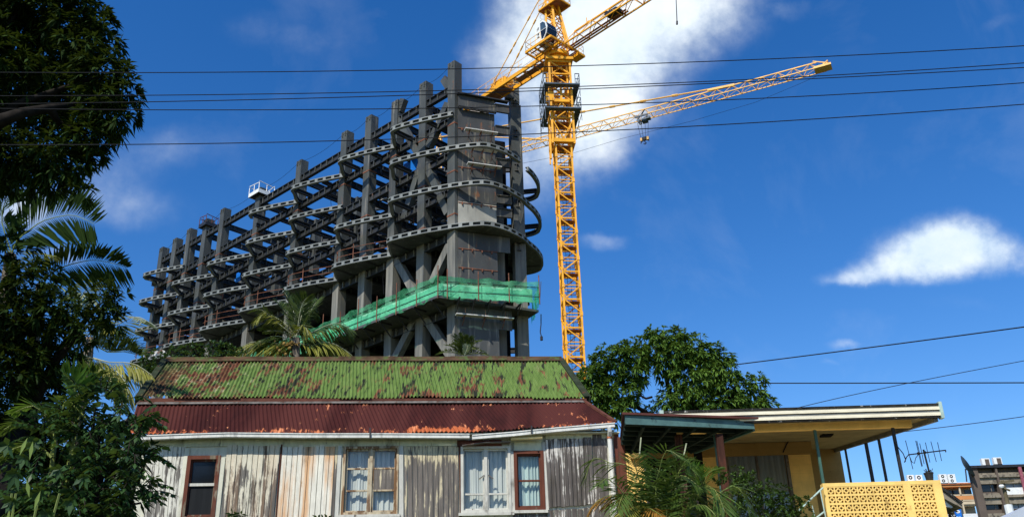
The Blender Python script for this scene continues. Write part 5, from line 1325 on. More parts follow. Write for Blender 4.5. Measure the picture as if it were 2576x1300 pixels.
# orange building farther back
YO = 165.0
P = PY(2290, 1222, YO); x0o = P[0]; x1o = PY(2450, 1215, YO)[0]
zo = lambda y: PY(2405, 1118+y*.1402, YO)[2]
orange = thing('orange_building', ((x0o+x1o)/2, YO, GZ), 'orange and cream balcony block behind the yellow balustrade', 'building')
b = MB(); b.box((x0o, YO+1.6, GZ), (x1o, YO+14, zo(700))); b.build('wall', 'beige_render', orange)
b = MB(); b.box((x0o-.3, YO-.4, zo(715)), (x1o, YO+14, zo(690))); b.build('roof_edge', 'terracotta', orange)
b = MB(); b.box((x0o-.3, YO+2, zo(690)), (x1o, YO+13, zo(640))); b.build('parapet', 'white_paint', orange)
b = MB(); b.box((x0o, YO-.2, zo(755)), (x1o, YO+1.6, zo(716))); b.build('balcony_ceiling', 'orange_render', orange)
for ya, yb, mat in ((918, 985, 'orange_render'), (1020, 1070, 'cream_render'), (1240, 1330, 'white_paint')):
    b = MB(); b.box((x0o, YO, zo(yb)), (x1o, YO+.2, zo(ya))); b.box((x0o, YO+.2, zo(yb)-.2), (x1o, YO+1.6, zo(yb))); b.build('balcony', mat, orange)
b = MB()
for y in (895, 908, 993, 1005): b.box((x0o, YO+.02, zo(y)-.05), (x1o, YO+.1, zo(y)+.05))
b.build('handrail', 'cream_render', orange)
for i in range(5):
    b = MB(); x = PY(*q4(795, 820), YO)[0]+(i-3)*3.3; b.box((x-.12, YO+.02, GZ), (x+.12, YO+.25, zo(756))); b.build('pillar', 'cream_render', orange)
for xx in (620, 745, 360, 930):
    b = MB(); x = PY(*q4(xx, 820), YO+1.6)[0]; b.box((x-.6, YO+1.52, zo(860)), (x+.6, YO+1.59, zo(790))); b.build('window', 'dark_glass', orange)
gor = 'air conditioners on the orange building'
zroof = zo(640)
for (xx, yy, h, lab, fans) in (((1345-0), 0, 1.75, 'white air conditioner on the orange building nearest the dark porch posts', 2), (1432, 0, 1.75, 'white air conditioner on the orange building just left of the black pot', 2)):
    P = rr(xx, 925); ac(P[0], 1221, YO+3, 1.15, 1.9, lab, gor, 2)
for xx, lab in ((500, 'white double-fan air conditioner on the orange building just right of the black pot'), (655, 'white double-fan air conditioner on the orange building nearest the dish')):
    ac(*q4(xx, 690), YO-.1, 1.3, 1.55, lab, gor, 2)
# shed roof with barge, blue sign, pole, awning
YS = 34.0
shed = thing('shed', (PY(*q4(560, 1000), YS)[0], YS, GZ), 'small shed with dark roof sloping down right and white side sheet beside the balustrade', 'shed')
b = MB(); A_ = PY(*q4(440, 790), YS); B_ = PY(*q4(830, 1075), YS); b.prism([A_, B_, B_-ZUP*.12, A_-ZUP*.3], (0, 3.5, 0)); b.build('roof', 'brown_ledge', shed)
b = MB(); b.bar(A_+np.array([0, -.05, .05]), B_+np.array([0, -.05, .05]), .06, .09); b.build('barge_board', 'black_edge', shed)
b = MB(); b.prism([PY(*q4(455, 870), YS+.4), PY(*q4(800, 1090), YS+.4), PY(*q4(690, 1130), YS+.4), PY(*q4(490, 1010), YS+.4)], (0, .1, 0)); b.build('gable', 'carport_underside', shed)
b = MB(); b.prism([PY(*q4(470, 960), YS+.2), PY(*q4(672, 1115), YS+.2), PY(*q4(640, 1130), YS+.2), PY(*q4(520, 1100), YS+.2)], (0, .05, 0)); b.build('side_sheet', 'white_paint', shed)
b = MB(); q = PY(*q4(520, 1120), YS+.5); b.box((q[0]-.3, YS+.5, GZ), (q[0]-.05, YS+3, q[2])); b.build('wall', 'shaded_stucco', shed)
YG = 40.0; sg = thing('sign', (PY(*q4(755, 1200), YG)[0], YG, GZ), 'bright blue upright sign with a white patch beyond the balustrade', 'sign')
b = MB(); b.prism([PY(*q4(672, 1078), YG), PY(*q4(790, 1066), YG), PY(*q4(845, 1330), YG), PY(*q4(735, 1330), YG)], (0, .06, 0)); b.build('board', 'sign_blue', sg)
b = MB(); b.prism([PY(*q4(790, 1066), YG-.02), PY(*q4(815, 1082), YG-.02), PY(*q4(868, 1330), YG-.02), PY(*q4(845, 1330), YG-.02)], (0, .1, 0)); b.build('edge', 'blue_grey_steel', sg)
b = MB(); b.prism([PY(*q4(x, y), YG-.012) for x, y in ((722, 1168), (748, 1158), (768, 1170), (790, 1185), (795, 1210), (775, 1222), (745, 1226), (728, 1210))], (0, .008, 0)); b.prism([PY(*q4(x, y), YG-.012) for x, y in ((725, 1285), (800, 1282), (830, 1330), (735, 1330))], (0, .008, 0)); b.build('patch', 'white_paint', sg)
b = MB(); q = PY(*q4(790, 1330), YG); b.box((q[0]-.06, YG+.07, GZ), (q[0]+.06, YG+.15, q[2]+.4)); b.build('post', 'black_steel', sg)
YU = 60.0; P = PY(*q4(1620, 930), YU); up_ = thing('utility_pole', (P[0], YU, GZ), 'leaning-looking timber utility pole with crossarm and white lamp in front of the brown building', 'utility pole')
b = MB(); tpz = PY(*q4(1590, 640), YU)[2]; b.tube([(P[0], YU, GZ), (P[0], YU, tpz)], [.16, .12], 8); b.build('pole', 'pole_wood', up_)
b = MB(); b.bar(PY(*q4(1480, 690), YU-.15), PY(*q4(1760, 640), YU-.15), .09, .12); b.bar(PY(*q4(1545, 760), YU-.2), PY(*q4(1690, 820), YU-.2), .1, .1); b.build('crossarm', 'pole_wood', up_)
b = MB(); q = PY(*q4(1540, 745), YU-.2); b.lathe(q, [(0, -.12), (.12, -.1), (.17, .0), (.12, .1), (0, .12)], 10); b.build('lamp_head', 'white_paint', up_)
b = MB(); q = PY(*q4(1690, 1220), YU-.2); b.lathe(q-ZUP*.4, [(0, 0), (.25, 0), (.25, .9), (0, .95)], 10); b.build('transformer', 'white_paint', up_)
YAW = 13.0; aw = thing('awning', (PY(2570, 1300, YAW)[0], YAW, 0), 'smooth pale grey sloping canopy in the bottom right corner', 'awning')
b = MB(); pa = PY(2528, 1304, YAW); pb = PY(2552, 1285, YAW); pc = PY(2600, 1262, YAW); pd = PY(2700, 1235, YAW)
b.add([pa, pb, pc, pd, pd+np.array([.3, 2, .0]), pc+np.array([.3, 2, .0]), pb+np.array([.3, 2, .0]), pa+np.array([.3, 2, .0]), pa-ZUP*.15, pd-ZUP*.6], [(0, 1, 6, 7), (1, 2, 5, 6), (2, 3, 4, 5), (0, 8, 9, 3, 2, 1)]); b.build('canopy', 'grey_canvas', aw, smooth=False)
b = MB(); b.tube([(pd[0], YAW+.1, 0), (pd[0], YAW+.1, pd[2])], .03, 6); b.tube([(pa[0]+.3, YAW+1.5, 0), (pa[0]+.3, YAW+1.5, pa[2]-.02)], .03, 6); b.build('leg', 'flashing', aw)

# ------------------------------------------------------------------ overhead wires
def wire(pts, Y0, Y1, r, lab, grp):
    b = MB(); xs = [p[0] for p in pts]; ys = [p[1] for p in pts]; P = []
    for k in range(25):
        t = k/24; x = xs[0]+(xs[-1]-xs[0])*t
        # smooth quadratic-ish interpolation
        c = np.polyfit(xs, ys, min(3, len(xs)-1)); P.append(PY(x, np.polyval(c, x), Y0+(Y1-Y0)*t))
    P = P+[P[-1]+nrm(P[-1]-P[-2])*k for k in (6, 25, 60)]
    if grp == G1: P = [P[0]+nrm(P[0]-P[1])*k for k in (60, 25, 6)]+P
    b.tube(P, r, 5); o = b.build('power_line', 'cable_black', None, loc=P[12]); tag(o, lab, 'power line', grp)
G1 = 'power lines across the sky'
wire([(-400, 181), (0, 180), (600, 182), (1340, 172), (2168, 137), (2576, 114), (2900, 96)], 10.2, 9.4, .0062, 'thin black power line crossing the crane just below its white cab, topmost of five', G1)
wire([(-400, 242), (0, 240), (600, 239.5), (1340, 221), (2168, 187), (2576, 157), (2900, 134)], 10.6, 9.8, .0062, 'thin black power line second from top, upper of a close pair', G1)
wire([(-400, 264), (0, 260), (600, 254), (1340, 228), (2168, 193), (2576, 170), (2900, 152)], 10.4, 9.6, .0062, 'thin black power line third from top, the lower of a close pair', G1)
wire([(-400, 268), (0, 272), (600, 277), (1340, 269), (2168, 235), (2576, 207), (2900, 184)], 10.5, 9.7, .0062, 'thin black power line fourth from top, crossing the far jib near its middle', G1)
wire([(-400, 362), (0, 362), (600, 359), (1340, 342), (2168, 289), (2576, 262), (2900, 238)], 10.1, 9.3, .0062, 'thin black power line lowest of the five, under the hook of the far crane', G1)
G2 = 'service cables at lower right'
wire([(1760, 928), (1845, 917), (2210, 871), (2576, 822), (2900, 778)], 44, 30, .028, 'black cable rising right from the top of the mango tree crown', G2)
wire([(1860, 963.5), (1930, 963), (2300, 963), (2576, 962), (2900, 961)], 44, 36, .028, 'nearly level black cable running right from the mango tree', G2)
wire([(1985, 1030), (2020, 1022), (2270, 966), (2576, 907), (2900, 843)], 17.85, 17.2, .007, 'black cable rising steeply right from the cream roof fascia', G2)
wire([(2252, 1087), (2330, 1079), (2450, 1064), (2576, 1047), (2900, 1000)], 18.3, 15, .007, 'black cable rising right from the dark porch post under the flat roof', G2)

# ------------------------------------------------------------------ plants
def rosettes(lf, C_, A_, n, L, Wd, spread=1.0, droop=.35, tone=None):
    """n leaves around each twig end: C_ centres, A_ twig directions"""
    C_ = np.asarray(C_); A_ = np.asarray(A_); A_ = A_/np.linalg.norm(A_, axis=1, keepdims=True); N = len(C_)
    t1 = np.cross(A_, RNG.normal(size=(N, 3))); t1 /= np.linalg.norm(t1, axis=1, keepdims=True); t2 = np.cross(A_, t1)
    for k in range(n):
        ph = 2*math.pi*k/n+RNG.random(N)*.9; th = spread*(0.45+.75*RNG.random(N))
        d = A_*np.cos(th)[:, None]+(t1*np.cos(ph)[:, None]+t2*np.sin(ph)[:, None])*np.sin(th)[:, None]
        side = np.cross(d, np.array([[0, 0, 1.0]]))+RNG.normal(size=(N, 3))*.25
        tn = RNG.random(N) if tone is None else np.clip(tone+RNG.normal(size=N)*.16, 0, 1)
        lf.leaves(C_+A_*RNG.random(N)[:, None]*L*.3, d, side, L*(.7+.5*RNG.random(N)), Wd*(.8+.4*RNG.random(N)), droop, tn, .12)
def crown(par, name, blobs, dens, L, Wd, mat, n=11, droop=.35, shell=.72, inner=.25, upbias=.35, flat_=.8, spread=1.0, seeds=None):
    """blobs: (x, y, radius in photo pixels, depth)"""
    lf = LF(); C_ = []; A_ = []; T_ = []
    for (x, y, r, Y) in blobs:
        c = PY(x, y, Y); R = r*AX(c)/FPX
        N = int(dens*R*R)+3
        v = RNG.normal(size=(N, 3)); v /= np.linalg.norm(v, axis=1, keepdims=True)
        rad_ = np.where(RNG.random(N) < inner, RNG.random(N)**.5*.75, shell+(1.05-shell)*RNG.random(N))
        # lumpy surface
        lump = 1+.14*np.sin(v[:, 0]*7+x)*np.sin(v[:, 1]*6+y)+.12*np.sin(v[:, 2]*9+x*.7)
        p = c+v*(rad_*lump)[:, None]*R*np.array([1, 1, flat_ if R > .5 else .9])
        C_.append(p); A_.append(v+np.array([0, 0, upbias])+RNG.normal(size=(N, 3))*.3); T_.append(np.full(N, .5)+RNG.normal()*.12)
    C_ = np.concatenate(C_); A_ = np.concatenate(A_); T_ = np.concatenate(T_)
    rosettes(lf, C_, A_, n, L, Wd, spread, droop, T_)
    return lf.build(name, mat, par)
def limbs(par, base, blobs, r0_, fork, mat='bark', name='trunk'):
    b = MB(); base = np.array(base, float); fork = np.array(fork, float)
    mid = (base+fork)/2+np.array([.1*r0_*5, 0, 0]); b.tube([base, mid, fork], [r0_*1.25, r0_, r0_*.85], 9)
    for i, (x, y, r, Y) in enumerate(blobs):
        c = PY(x, y, Y); m = fork+(c-fork)*.5+np.array([0, 0, .12*np.linalg.norm(c-fork)]) ; b.tube([fork, fork+(m-fork)*.5-ZUP*.02, m, c], [r0_*.55, r0_*.42, r0_*.3, r0_*.12], 6)
    return b.build(name, mat, par, smooth=True)

# big mango tree, upper left
YM = 12.0
mb = [(60, 10, 115, YM), (185, 25, 85, YM), (225, 100, 72, YM), (120, 120, 115, YM+.8), (25, 170, 115, YM), (255, 190, 78, YM), (305, 212, 52, YM), (185, 235, 88, YM+.6), (292, 285, 52, YM), (245, 268, 62, YM),
      (110, 345, 92, YM+.6), (225, 338, 62, YM), (25, 385, 85, YM), (140, 402, 72, YM), (208, 402, 42, YM), (70, 435, 48, YM), (205, 482, 23, YM), (120, 455, 38, YM), (12, 452, 36, YM+.5), (255, 62, 30, YM), (-90, 60, 140, YM), (-100, 230, 140, YM), (-80, 380, 110, YM), (0, -90, 130, YM), (150, -70, 110, YM), (60, 230, 90, YM+1.2)]
t = thing('mango_tree', (-9.7, 11.6, 1.2), 'huge dark mango tree filling the upper left corner with drooping leaf clusters', 'tree')
crown(t, 'crown', mb, 330, .185, .046, 'mango_leaf_shaded', 11, .45, .6, .33)
b = MB(); fk = PY(-190, 420, YM); b.tube([(-9.7, 11.6, 1.2), (-9.5, 11.5, 4), fk], [.4, .33, .26], 10)
bp = [PY(-190, 420, YM), PY(-60, 335, YM-.6), PY(5, 303, YM-.8), PY(60, 283, YM-.8), PY(125, 272, YM-.5), PY(190, 262, YM)]; b.tube(bp, [.22, .15, .10, .08, .065, .035], 7)
for (x, y) in ((60, 10), (255, 190), (-90, 60)):
    c = PY(x, y, YM); b.tube([fk, fk+(c-fk)*.5+ZUP*.3, c], [.12, .07, .02], 6)
b.tube([PY(125, 272, YM-.5), PY(150, 310, YM), PY(215, 340, YM)], [.07, .05, .03], 5)
b.build('trunk', 'bark', t, smooth=True)
# dark tree, lower left
YD = 12.6
db = [(15, 640, 70, YD), (88, 705, 62, YD), (35, 780, 112, YD), (150, 775, 82, YD), (250, 765, 52, YD), (290, 735, 22, YD), (282, 800, 38, YD), (215, 825, 58, YD), (100, 880, 100, YD+.5), (25, 930, 105, YD), (60, 1000, 80, YD+1.2), (150, 925, 62, YD+.8), (60, 850, 90, YD+.6), (110, 985, 55, YD+.9), (-90, 800, 140, YD), (-90, 1000, 140, YD)]
t = thing('mango_tree', (-7.2, 11.5, 1.2), 'dark shadowy mango tree at the left edge below the coconut fronds', 'tree')
crown(t, 'crown', db, 330, .15, .04, 'mango_leaf_shaded', 11, .35, .6, .33); limbs(t, (-7.2, 11.5, 1.2), [db[i] for i in (0, 2, 3, 4, 7, 8, 9)], .22, PY(60, 1050, YD+.9))
# mango tree behind the houses
YR = 37.0
rb = [(1642, 838, 16, YR), (1727, 846, 15, YR), (1572, 872, 18, YR), (1822, 896, 18, YR), (1903, 958, 20, YR), (1936, 1012, 14, YR), (1508, 922, 20, YR), (1640, 1040, 24, YR+2), (1492, 962, 48, YR), (1540, 915, 55, YR), (1590, 895, 44, YR), (1645, 872, 42, YR+1), (1700, 858, 39, YR+1), (1668, 850, 24, YR), (1735, 880, 44, YR), (1690, 905, 53, YR), (1762, 900, 37, YR), (1790, 885, 26, YR), (1815, 935, 44, YR), (1745, 950, 55, YR), (1835, 975, 46, YR), (1880, 985, 37, YR), (1908, 1008, 29, YR), (1555, 985, 53, YR), (1600, 935, 35, YR), (1500, 1010, 44, YR), (1582, 1022, 28, YR), (1545, 1035, 41, YR), (1700, 1000, 42, YR), (1760, 1010, 44, YR), (1850, 1025, 44, YR), (1705, 1040, 29, YR), (1795, 1050, 46, YR), (1475, 945, 26, YR), (1915, 1030, 24, YR), (1780, 945, 41, YR), (1725, 1050, 46, YR+1)]
t = thing('mango_tree', (PY(1680, 1000, YR)[0], YR+.5, GZ), 'rounded sunlit mango tree rising behind the carport and flat roof', 'tree')
crown(t, 'crown', rb, 150, .28, .085, 'mango_leaf', 11, .5, .70, .30, .3, .92); limbs(t, (PY(1715, 1000, YR)[0], YR+.5, GZ), [rb[i+8] for i in (3, 7, 11, 12, 13, 17)], .28, PY(1712, 1090, YR))
b = MB(); b.tube([PY(1580, 1000, YR), PY(1612, 995, YR-.2), PY(1625, 1002, YR-.2), PY(1640, 998, YR)], .05, 5); b.tube([PY(1612, 995, YR-.2), PY(1606, 985, YR)], .03, 4); b.build('bare_branch', 'bark', t)
for (x, y) in ((1668, 832), (1705, 828), (1720, 836), (1760, 850), (1612, 872), (1845, 915), (1830, 905)): p = PY(x, y, YR); b = MB(); b.tube([p-ZUP*.5, p+np.array([.05, 0, .25])], [.02, .008], 4); b.build('twig', 'bark', t)
# bushes
YB2 = 29
t = thing('bush', PY(500, 900, YB2)*np.array([1, 1, 0])+ZUP*GZ, 'dense green bush peeping over the left end of the mossy roof', 'bush')
bb = [(392, 908, 32, YB2), (445, 895, 27, YB2), (490, 885, 24, YB2), (530, 884, 24, YB2), (570, 884, 22, YB2), (600, 894, 20, YB2), (470, 915, 34, YB2), (560, 915, 34, YB2), (365, 935, 34, YB2), (410, 950, 40, YB2)]
crown(t, 'foliage', bb, 300, .13, .06, 'shrub_leaf', 9, .2, .75, .15, .5); limbs(t, PY(500, 900, YB2)*np.array([1, 1, 0])+ZUP*GZ, bb[1:6:2], .08, PY(490, 960, YB2), name='stem')
YS2 = 9.9
t = thing('shrub', (PY(220, 1200, YS2)[0], YS2, .6), 'leafy green shrub with paired hanging leaflets against the left end of the timber house', 'shrub')
# compound leaves: a stalk with hanging pairs of leaflets
def compound(lf, stems, blobs, dens, L, Wd, pairs=5, rl=.34, rng_dir=(0.25, -1, .1)):
    for (x, y, r, Y) in blobs:
        c = PY(x, y, Y); R = r*AX(c)/FPX; N = int(dens*R*R)+3
        for _ in range(N):
            v = RNG.normal(size=3); v /= np.linalg.norm(v)
            if v[1] > .3: v[1] *= -1
            p = c+v*R*(.75+.35*RNG.random())*np.array([1, 1, .9]); d = nrm(v*np.array([1, .8, .3])+np.array([0, 0, .15])+RNG.normal(size=3)*.35); l = rl*(.7+.6*RNG.random())
            s = np.linspace(.15, 1, pairs); pts = p+d*l*s[:, None]-np.array([0, 0, 1])*(s**2*.35*l)[:, None]
            side = nrm(np.cross(d, ZUP)); tn = np.clip(.45+RNG.normal()*.25, 0, 1)
            stems.tube([p, pts[pairs//2], pts[-1]], .006, 3)
            for k in (-1, 1):
                dd = side*k*.8+d*.45-ZUP*.55+RNG.normal(size=(pairs, 3))*.1
                lf.leaves(pts, dd, np.tile(d, (pairs, 1))+RNG.normal(size=(pairs, 3))*.1, L*(.75+.4*RNG.random(pairs)), Wd, .15, np.clip(tn+RNG.normal(size=pairs)*.12, 0, 1), .08)
            lf.leaves(pts[-1:], (d-ZUP*.5)[None], side[None], L, Wd, .2, tn, .08)
sb = [(250, 1045, 72, YS2), (318, 1035, 42, YS2), (345, 1080, 40, YS2), (330, 1135, 50, YS2), (285, 1180, 78, YS2), (170, 1120, 90, YS2), (210, 1240, 85, YS2), (330, 1215, 42, YS2), (120, 1290, 80, YS2), (270, 1300, 70, YS2), (345, 1260, 30, YS2), (230, 1010, 35, YS2)]
lf = LF(); sm = MB(); compound(lf, sm, sb, 330, .098, .042, rl=.27)
lf.build('foliage', 'shrub_leaf', t); 
for (x, y, r, Y) in sb: c = PY(x, y, Y); sm.tube([(PY(220, 1200, YS2)[0], YS2+.1, .5), PY(215, 1290, YS2+.1), c+np.array([0, .1, 0])], [.05, .04, .012], 5)
sm.build('stem', 'bark', t)
t2 = thing('dark_hedge', (PY(150, 1250, 13.8)[0], 14.0, 2.3), 'dense shaded undergrowth behind the leafy shrub at bottom left', 'hedge')
crown(t2, 'foliage', [(60, 1120, 120, 14), (190, 1120, 120, 14), (280, 1130, 80, 14), (60, 1260, 120, 14), (190, 1260, 120, 14), (310, 1250, 60, 14), (335, 1150, 45, 14), (-40, 1150, 130, 14)], 190, .2, .08, 'mango_leaf_shaded', 9, .3, .5, .4)
b = MB(); b.tube([(PY(150, 1250, 13.8)[0], 14.0, 2.3), PY(150, 1200, 14)], [.08, .03], 6); b.build('stem', 'bark', t2)
# broad-leaved plant at bottom left
YQ = 8.9; t = thing('broadleaf_plant', (PY(60, 1250, YQ)[0], YQ, .25), 'broad-leaved plant with a few bright yellow-green leaves at bottom left', 'plant')
lf = LF(); 
def sprig(x, y, n, L, Wd, tone, ang0=0, sp=6.28, Y=YQ):
    c = PY(x, y, Y); 
    for k in range(n):
        a = ang0+sp*k/max(1, n-1) if sp < 6 else ang0+sp*k/n; d = R_*math.cos(a)+U_*math.sin(a)-F_*(.3+.3*RNG.random()); lf.leaves(c[None], d[None], np.cross(d, F_)[None]+RNG.normal(size=(1, 3))*.3, L*.8*Y/11.2*(.7+.5*RNG.random()), Wd, .3, np.clip(tone+RNG.normal()*.15, 0, 1), .1)
for (x, y, n, L) in ((40, 1190, 7, .20), (100, 1235, 9, .2), (150, 1180, 6, .16), (30, 1260, 8, .2), (180, 1260, 8, .18), (120, 1290, 9, .2), (60, 1150, 6, .17), (210, 1200, 7, .15), (20, 1120, 6, .2), (90, 1110, 6, .17)): sprig(x, y, n, L, .06, .45, RNG.random()*6)
lf.build('foliage', 'shrub_leaf', t)
for (x, y, a) in ((62, 1090, -1.9), (80, 1100, -1.6), (70, 1195, -1.2), (96, 1225, -1.8), (20, 1275, -1.7)):
    lf = LF(); d = R_*math.cos(a)+U_*math.sin(a)-F_*.3; lf.leaves(PY(x, y+25, YQ-.1)[None]-d[None]*.06, d[None], R_[None]+U_[None]*.2, .16, .042, .15, .4+.3*RNG.random(), .1); lf.build('bright_leaf', 'banana_leaf', t)
b = MB(); 
for x in (40, 100, 150, 30): b.tube([(PY(60, 1250, YQ)[0], YQ, .25), PY(x, 1240, YQ)], .012, 4)
b.build('stem', 'rachis_green', t)

# palm fronds: rachis given as photo polyline at a depth
def frond(par, pts, Y0, Y1, n, L, Wd, mat, rmat='rachis_green', hang=.5, spread=.9, both=True, r=.018, taper=.55, tone=.5, vdir=0.0, swap=0.0, end=0.18, roll=0.0):
    """vdir leans leaflets along the frond; hang pulls them down"""
    P = np.array([PY(x, y, Y0+(Y1-Y0)*i/(len(pts)-1)) for i, (x, y) in enumerate(pts)])
    P = np.array([p for p in catm3(P)]); seg = np.r_[0, np.cumsum(np.linalg.norm(np.diff(P, axis=0), axis=1))]; s = seg/seg[-1]
    q = np.linspace(.06, 1, n); C_ = np.stack([np.interp(q, s, P[:, i]) for i in range(3)], -1)
    T = np.gradient(C_, axis=0); T /= np.linalg.norm(T, axis=1, keepdims=True)
    side = np.cross(T, ZUP[None]); side /= np.maximum(np.linalg.norm(side, axis=1, keepdims=True), 1e-5)
    upv = np.cross(side, T)
    if roll: cr, sr = math.cos(rad(roll)), math.sin(rad(roll)); side, upv = side*cr+upv*sr, upv*cr-side*sr
    prof = np.clip(np.minimum(1, .45+q*2.2), 0, 1)*np.clip((1-q)*2.6+end, 0, 1)**taper
    lf = LF()
    for k in ((-1, 1) if both else (1,)):
        d = side*k*spread+T*(.45+.35*q)[:, None]+upv*(.30-swap)-ZUP*hang*(.6+.5*RNG.random(n))[:, None]+RNG.normal(size=(n, 3))*.06
        d /= np.linalg.norm(d, axis=1, keepdims=True)
        lf.leaves(C_, d, T+RNG.normal(size=(n, 3))*.15, L*prof*(.85+.25*RNG.random(n)), Wd, hang*.35, np.clip(tone+RNG.normal(size=n)*.2, 0, 1), .05)
    o = lf.build('frond', mat, par)
    b = MB(); m = len(P); b.tube([p for p in P[::3]]+[P[-1]], [r*(1-.75*i/(len(P[::3]))) for i in range(len(P[::3]))]+[r*.2], 5); b.build('rachis', rmat, o)
    return o
def catm3(P, n=6):
    Q = [P[0]*2-P[1]]+list(P)+[P[-1]*2-P[-2]]; out = []
    for i in range(1, len(Q)-2):
        for k in range(n):
            t = k/n; a, b_, c, d = Q[i-1], Q[i], Q[i+1], Q[i+2]; out.append(.5*((2*b_)+(-a+c)*t+(2*a-5*b_+4*c-d)*t*t+(-a+3*b_-3*c+d)*t**3))
    return out+[P[-1]]
def palm(name, loc, lab, crownpt, r, cat='palm', nuts=False):
    t = thing(name, loc, lab, cat); b = MB(); loc = np.array(loc, float); c = np.array(crownpt, float)
    n = 10; b.tube([loc+(c-loc)*k/n+np.array([.03*math.sin(k*1.7), 0, 0]) for k in range(n+1)], [r*(1.25-.4*k/n+.05*(k % 2)) for k in range(n+1)], 9); b.build('trunk', 'thatch_trunk', t, smooth=True)
    if nuts:
        b = MB()
        for k in range(14):
            a = k*2.4; q = c+np.array([-.35+.25*math.cos(a), -.25+.2*math.sin(a), -.25-.05*k]); b = MB(); b.lathe(q, [(0, -.07), (.045, -.05), (.06, 0), (.045, .05), (0, .07)], 8); b.build('coconut', 'coconut_husk', t, smooth=True)
        b = MB()
        for k in range(10): b.tube([c-ZUP*.2, c+np.array([-.5+.08*k, -.35, -.3-.05*(k % 3)])], .02, 4)
        b.build('fruit_stalk', 'coconut_husk', t, smooth=True)
    return t
# coconut palms at left, standing beyond the dark tree
p1 = palm('coconut_palm', (PY(35, 700, 19)[0], 19, GZ), 'tall coconut palm at left with long fronds coloured dark as if backlit, fanned against the sky', PY(30, 640, 19), .14)
frond(p1, [(30, 640), (42, 606), (80, 574), (113, 554), (171, 541), (205, 548), (236, 563)], 19, 18.2, 54, 1.0, .08, 'palm_leaf_backlit', 'rachis_green', .06, .9, swap=.3, end=.3, roll=68)
frond(p1, [(30, 640), (5, 560), (12, 510), (36, 478)], 19, 18.5, 40, .9, .08, 'palm_leaf_backlit', 'rachis_green', .05, .9, swap=.3, roll=60)
frond(p1, [(30, 640), (-20, 600), (-80, 590), (-140, 640)], 19, 18.5, 40, .9, .08, 'palm_leaf_backlit', 'rachis_green', .3)
frond(p1, [(30, 645), (61, 668), (97, 640), (142, 645)], 19, 18.3, 34, .45, .04, 'palm_leaf_yellow', 'rachis_green', .55)
p2 = palm('coconut_palm', (PY(112, 760, 20)[0], 20, GZ), 'coconut palm at left with a broad frond arching right above the dark tree', PY(108, 715, 20), .14)
frond(p2, [(108, 715), (129, 687), (162, 670), (194, 661), (226, 655), (252, 656), (290, 664), (318, 673)], 20, 19, 50, .85, .085, 'palm_leaf_backlit', 'rachis_green', .3, .8, swap=.2, end=.25, roll=50)
frond(p2, [(108, 715), (90, 740), (60, 780), (40, 830)], 20, 19.5, 36, .6, .045, 'palm_leaf_backlit', 'rachis_green', .5)
frond(p2, [(108, 715), (150, 720), (170, 745), (178, 790)], 20, 18.6, 34, .6, .045, 'palm_leaf_backlit', 'rachis_green', .5)
p3 = palm('coconut_palm', (PY(232, 900, 23)[0], 23, GZ), 'pale yellow-green coconut palm behind the dark tree with fronds reaching toward the tower', PY(228, 850, 23), .14)
frond(p3, [(205, 775), (207, 745), (220, 725), (248, 703)], 23, 22, 30, .55, .05, 'palm_leaf_yellow', 'rachis_pale', .35)
frond(p3, [(205, 780), (200, 755), (215, 736), (228, 742), (232, 765)], 22, 21.5, 30, .6, .05, 'palm_leaf_pale', 'rachis_pale', .8)
frond(p3, [(228, 850), (268, 828), (304, 812), (330, 799), (352, 798), (368, 806)], 23, 22, 40, .75, .055, 'palm_leaf_pale', 'rachis_pale', .55)
frond(p3, [(228, 850), (232, 830), (262, 812), (290, 830)], 23, 22, 30, .6, .05, 'palm_leaf_yellow', 'rachis_pale', .7)
frond(p3, [(228, 855), (250, 866), (275, 860), (300, 862), (345, 890)], 22.5, 22, 40, .65, .055, 'palm_leaf', 'rachis_green', -.25, .6)
frond(p3, [(228, 860), (270, 885), (310, 884), (350, 893)], 22.2, 22, 40, .6, .055, 'palm_leaf', 'rachis_green', -.2, .6)
frond(p3, [(170, 880), (195, 887), (251, 908), (290, 930), (313, 958), (324, 990)], 21, 20.4, 58, .85, .045, 'palm_leaf_yellow', 'rachis_pale', .95, .35)
frond(p3, [(235, 900), (275, 911), (310, 911), (345, 918), (382, 943)], 22, 21.6, 50, .85, .045, 'palm_leaf_yellow', 'rachis_pale', .95, .35)
frond(p3, [(225, 905), (262, 945), (300, 990), (312, 1030)], 21, 20.6, 40, .6, .05, 'palm_leaf_yellow', 'rachis_pale', .7)
# low palms inside the shrubbery
p4 = thing('palm_clump', (PY(190, 1100, 9.88)[0], 9.88, 0.65), 'low dark green palm fronds standing among the shrubs at lower left', 'palm')
frond(p4, [(200, 1010), (192, 990), (182, 962), (160, 938)], 9.88, 9.72, 22, .34, .045, 'areca_leaf_bright', 'rachis_green', .02, 1.0)
frond(p4, [(200, 1010), (205, 975), (222, 950), (245, 935)], 9.96, 9.88, 20, .29, .045, 'areca_leaf', 'rachis_green', .1, .9)
frond(p4, [(140, 1090), (120, 1050), (85, 1020), (40, 1035)], 9.72, 9.64, 24, .29, .042, 'areca_leaf_bright', 'rachis_green', .35, .9)
frond(p4, [(140, 1090), (90, 1075), (50, 1060), (10, 1080)], 9.80, 9.72, 24, .29, .042, 'areca_leaf', 'rachis_green', .4, .9)
frond(p4, [(150, 1060), (160, 1020), (175, 1010), (215, 1050)], 9.72, 9.64, 20, .24, .04, 'areca_leaf', 'rachis_green', .4, .9)
frond(p4, [(130, 1150), (90, 1120), (40, 1125), (0, 1150)], 9.64, 9.56, 24, .29, .042, 'areca_leaf', 'rachis_green', .4, .9)
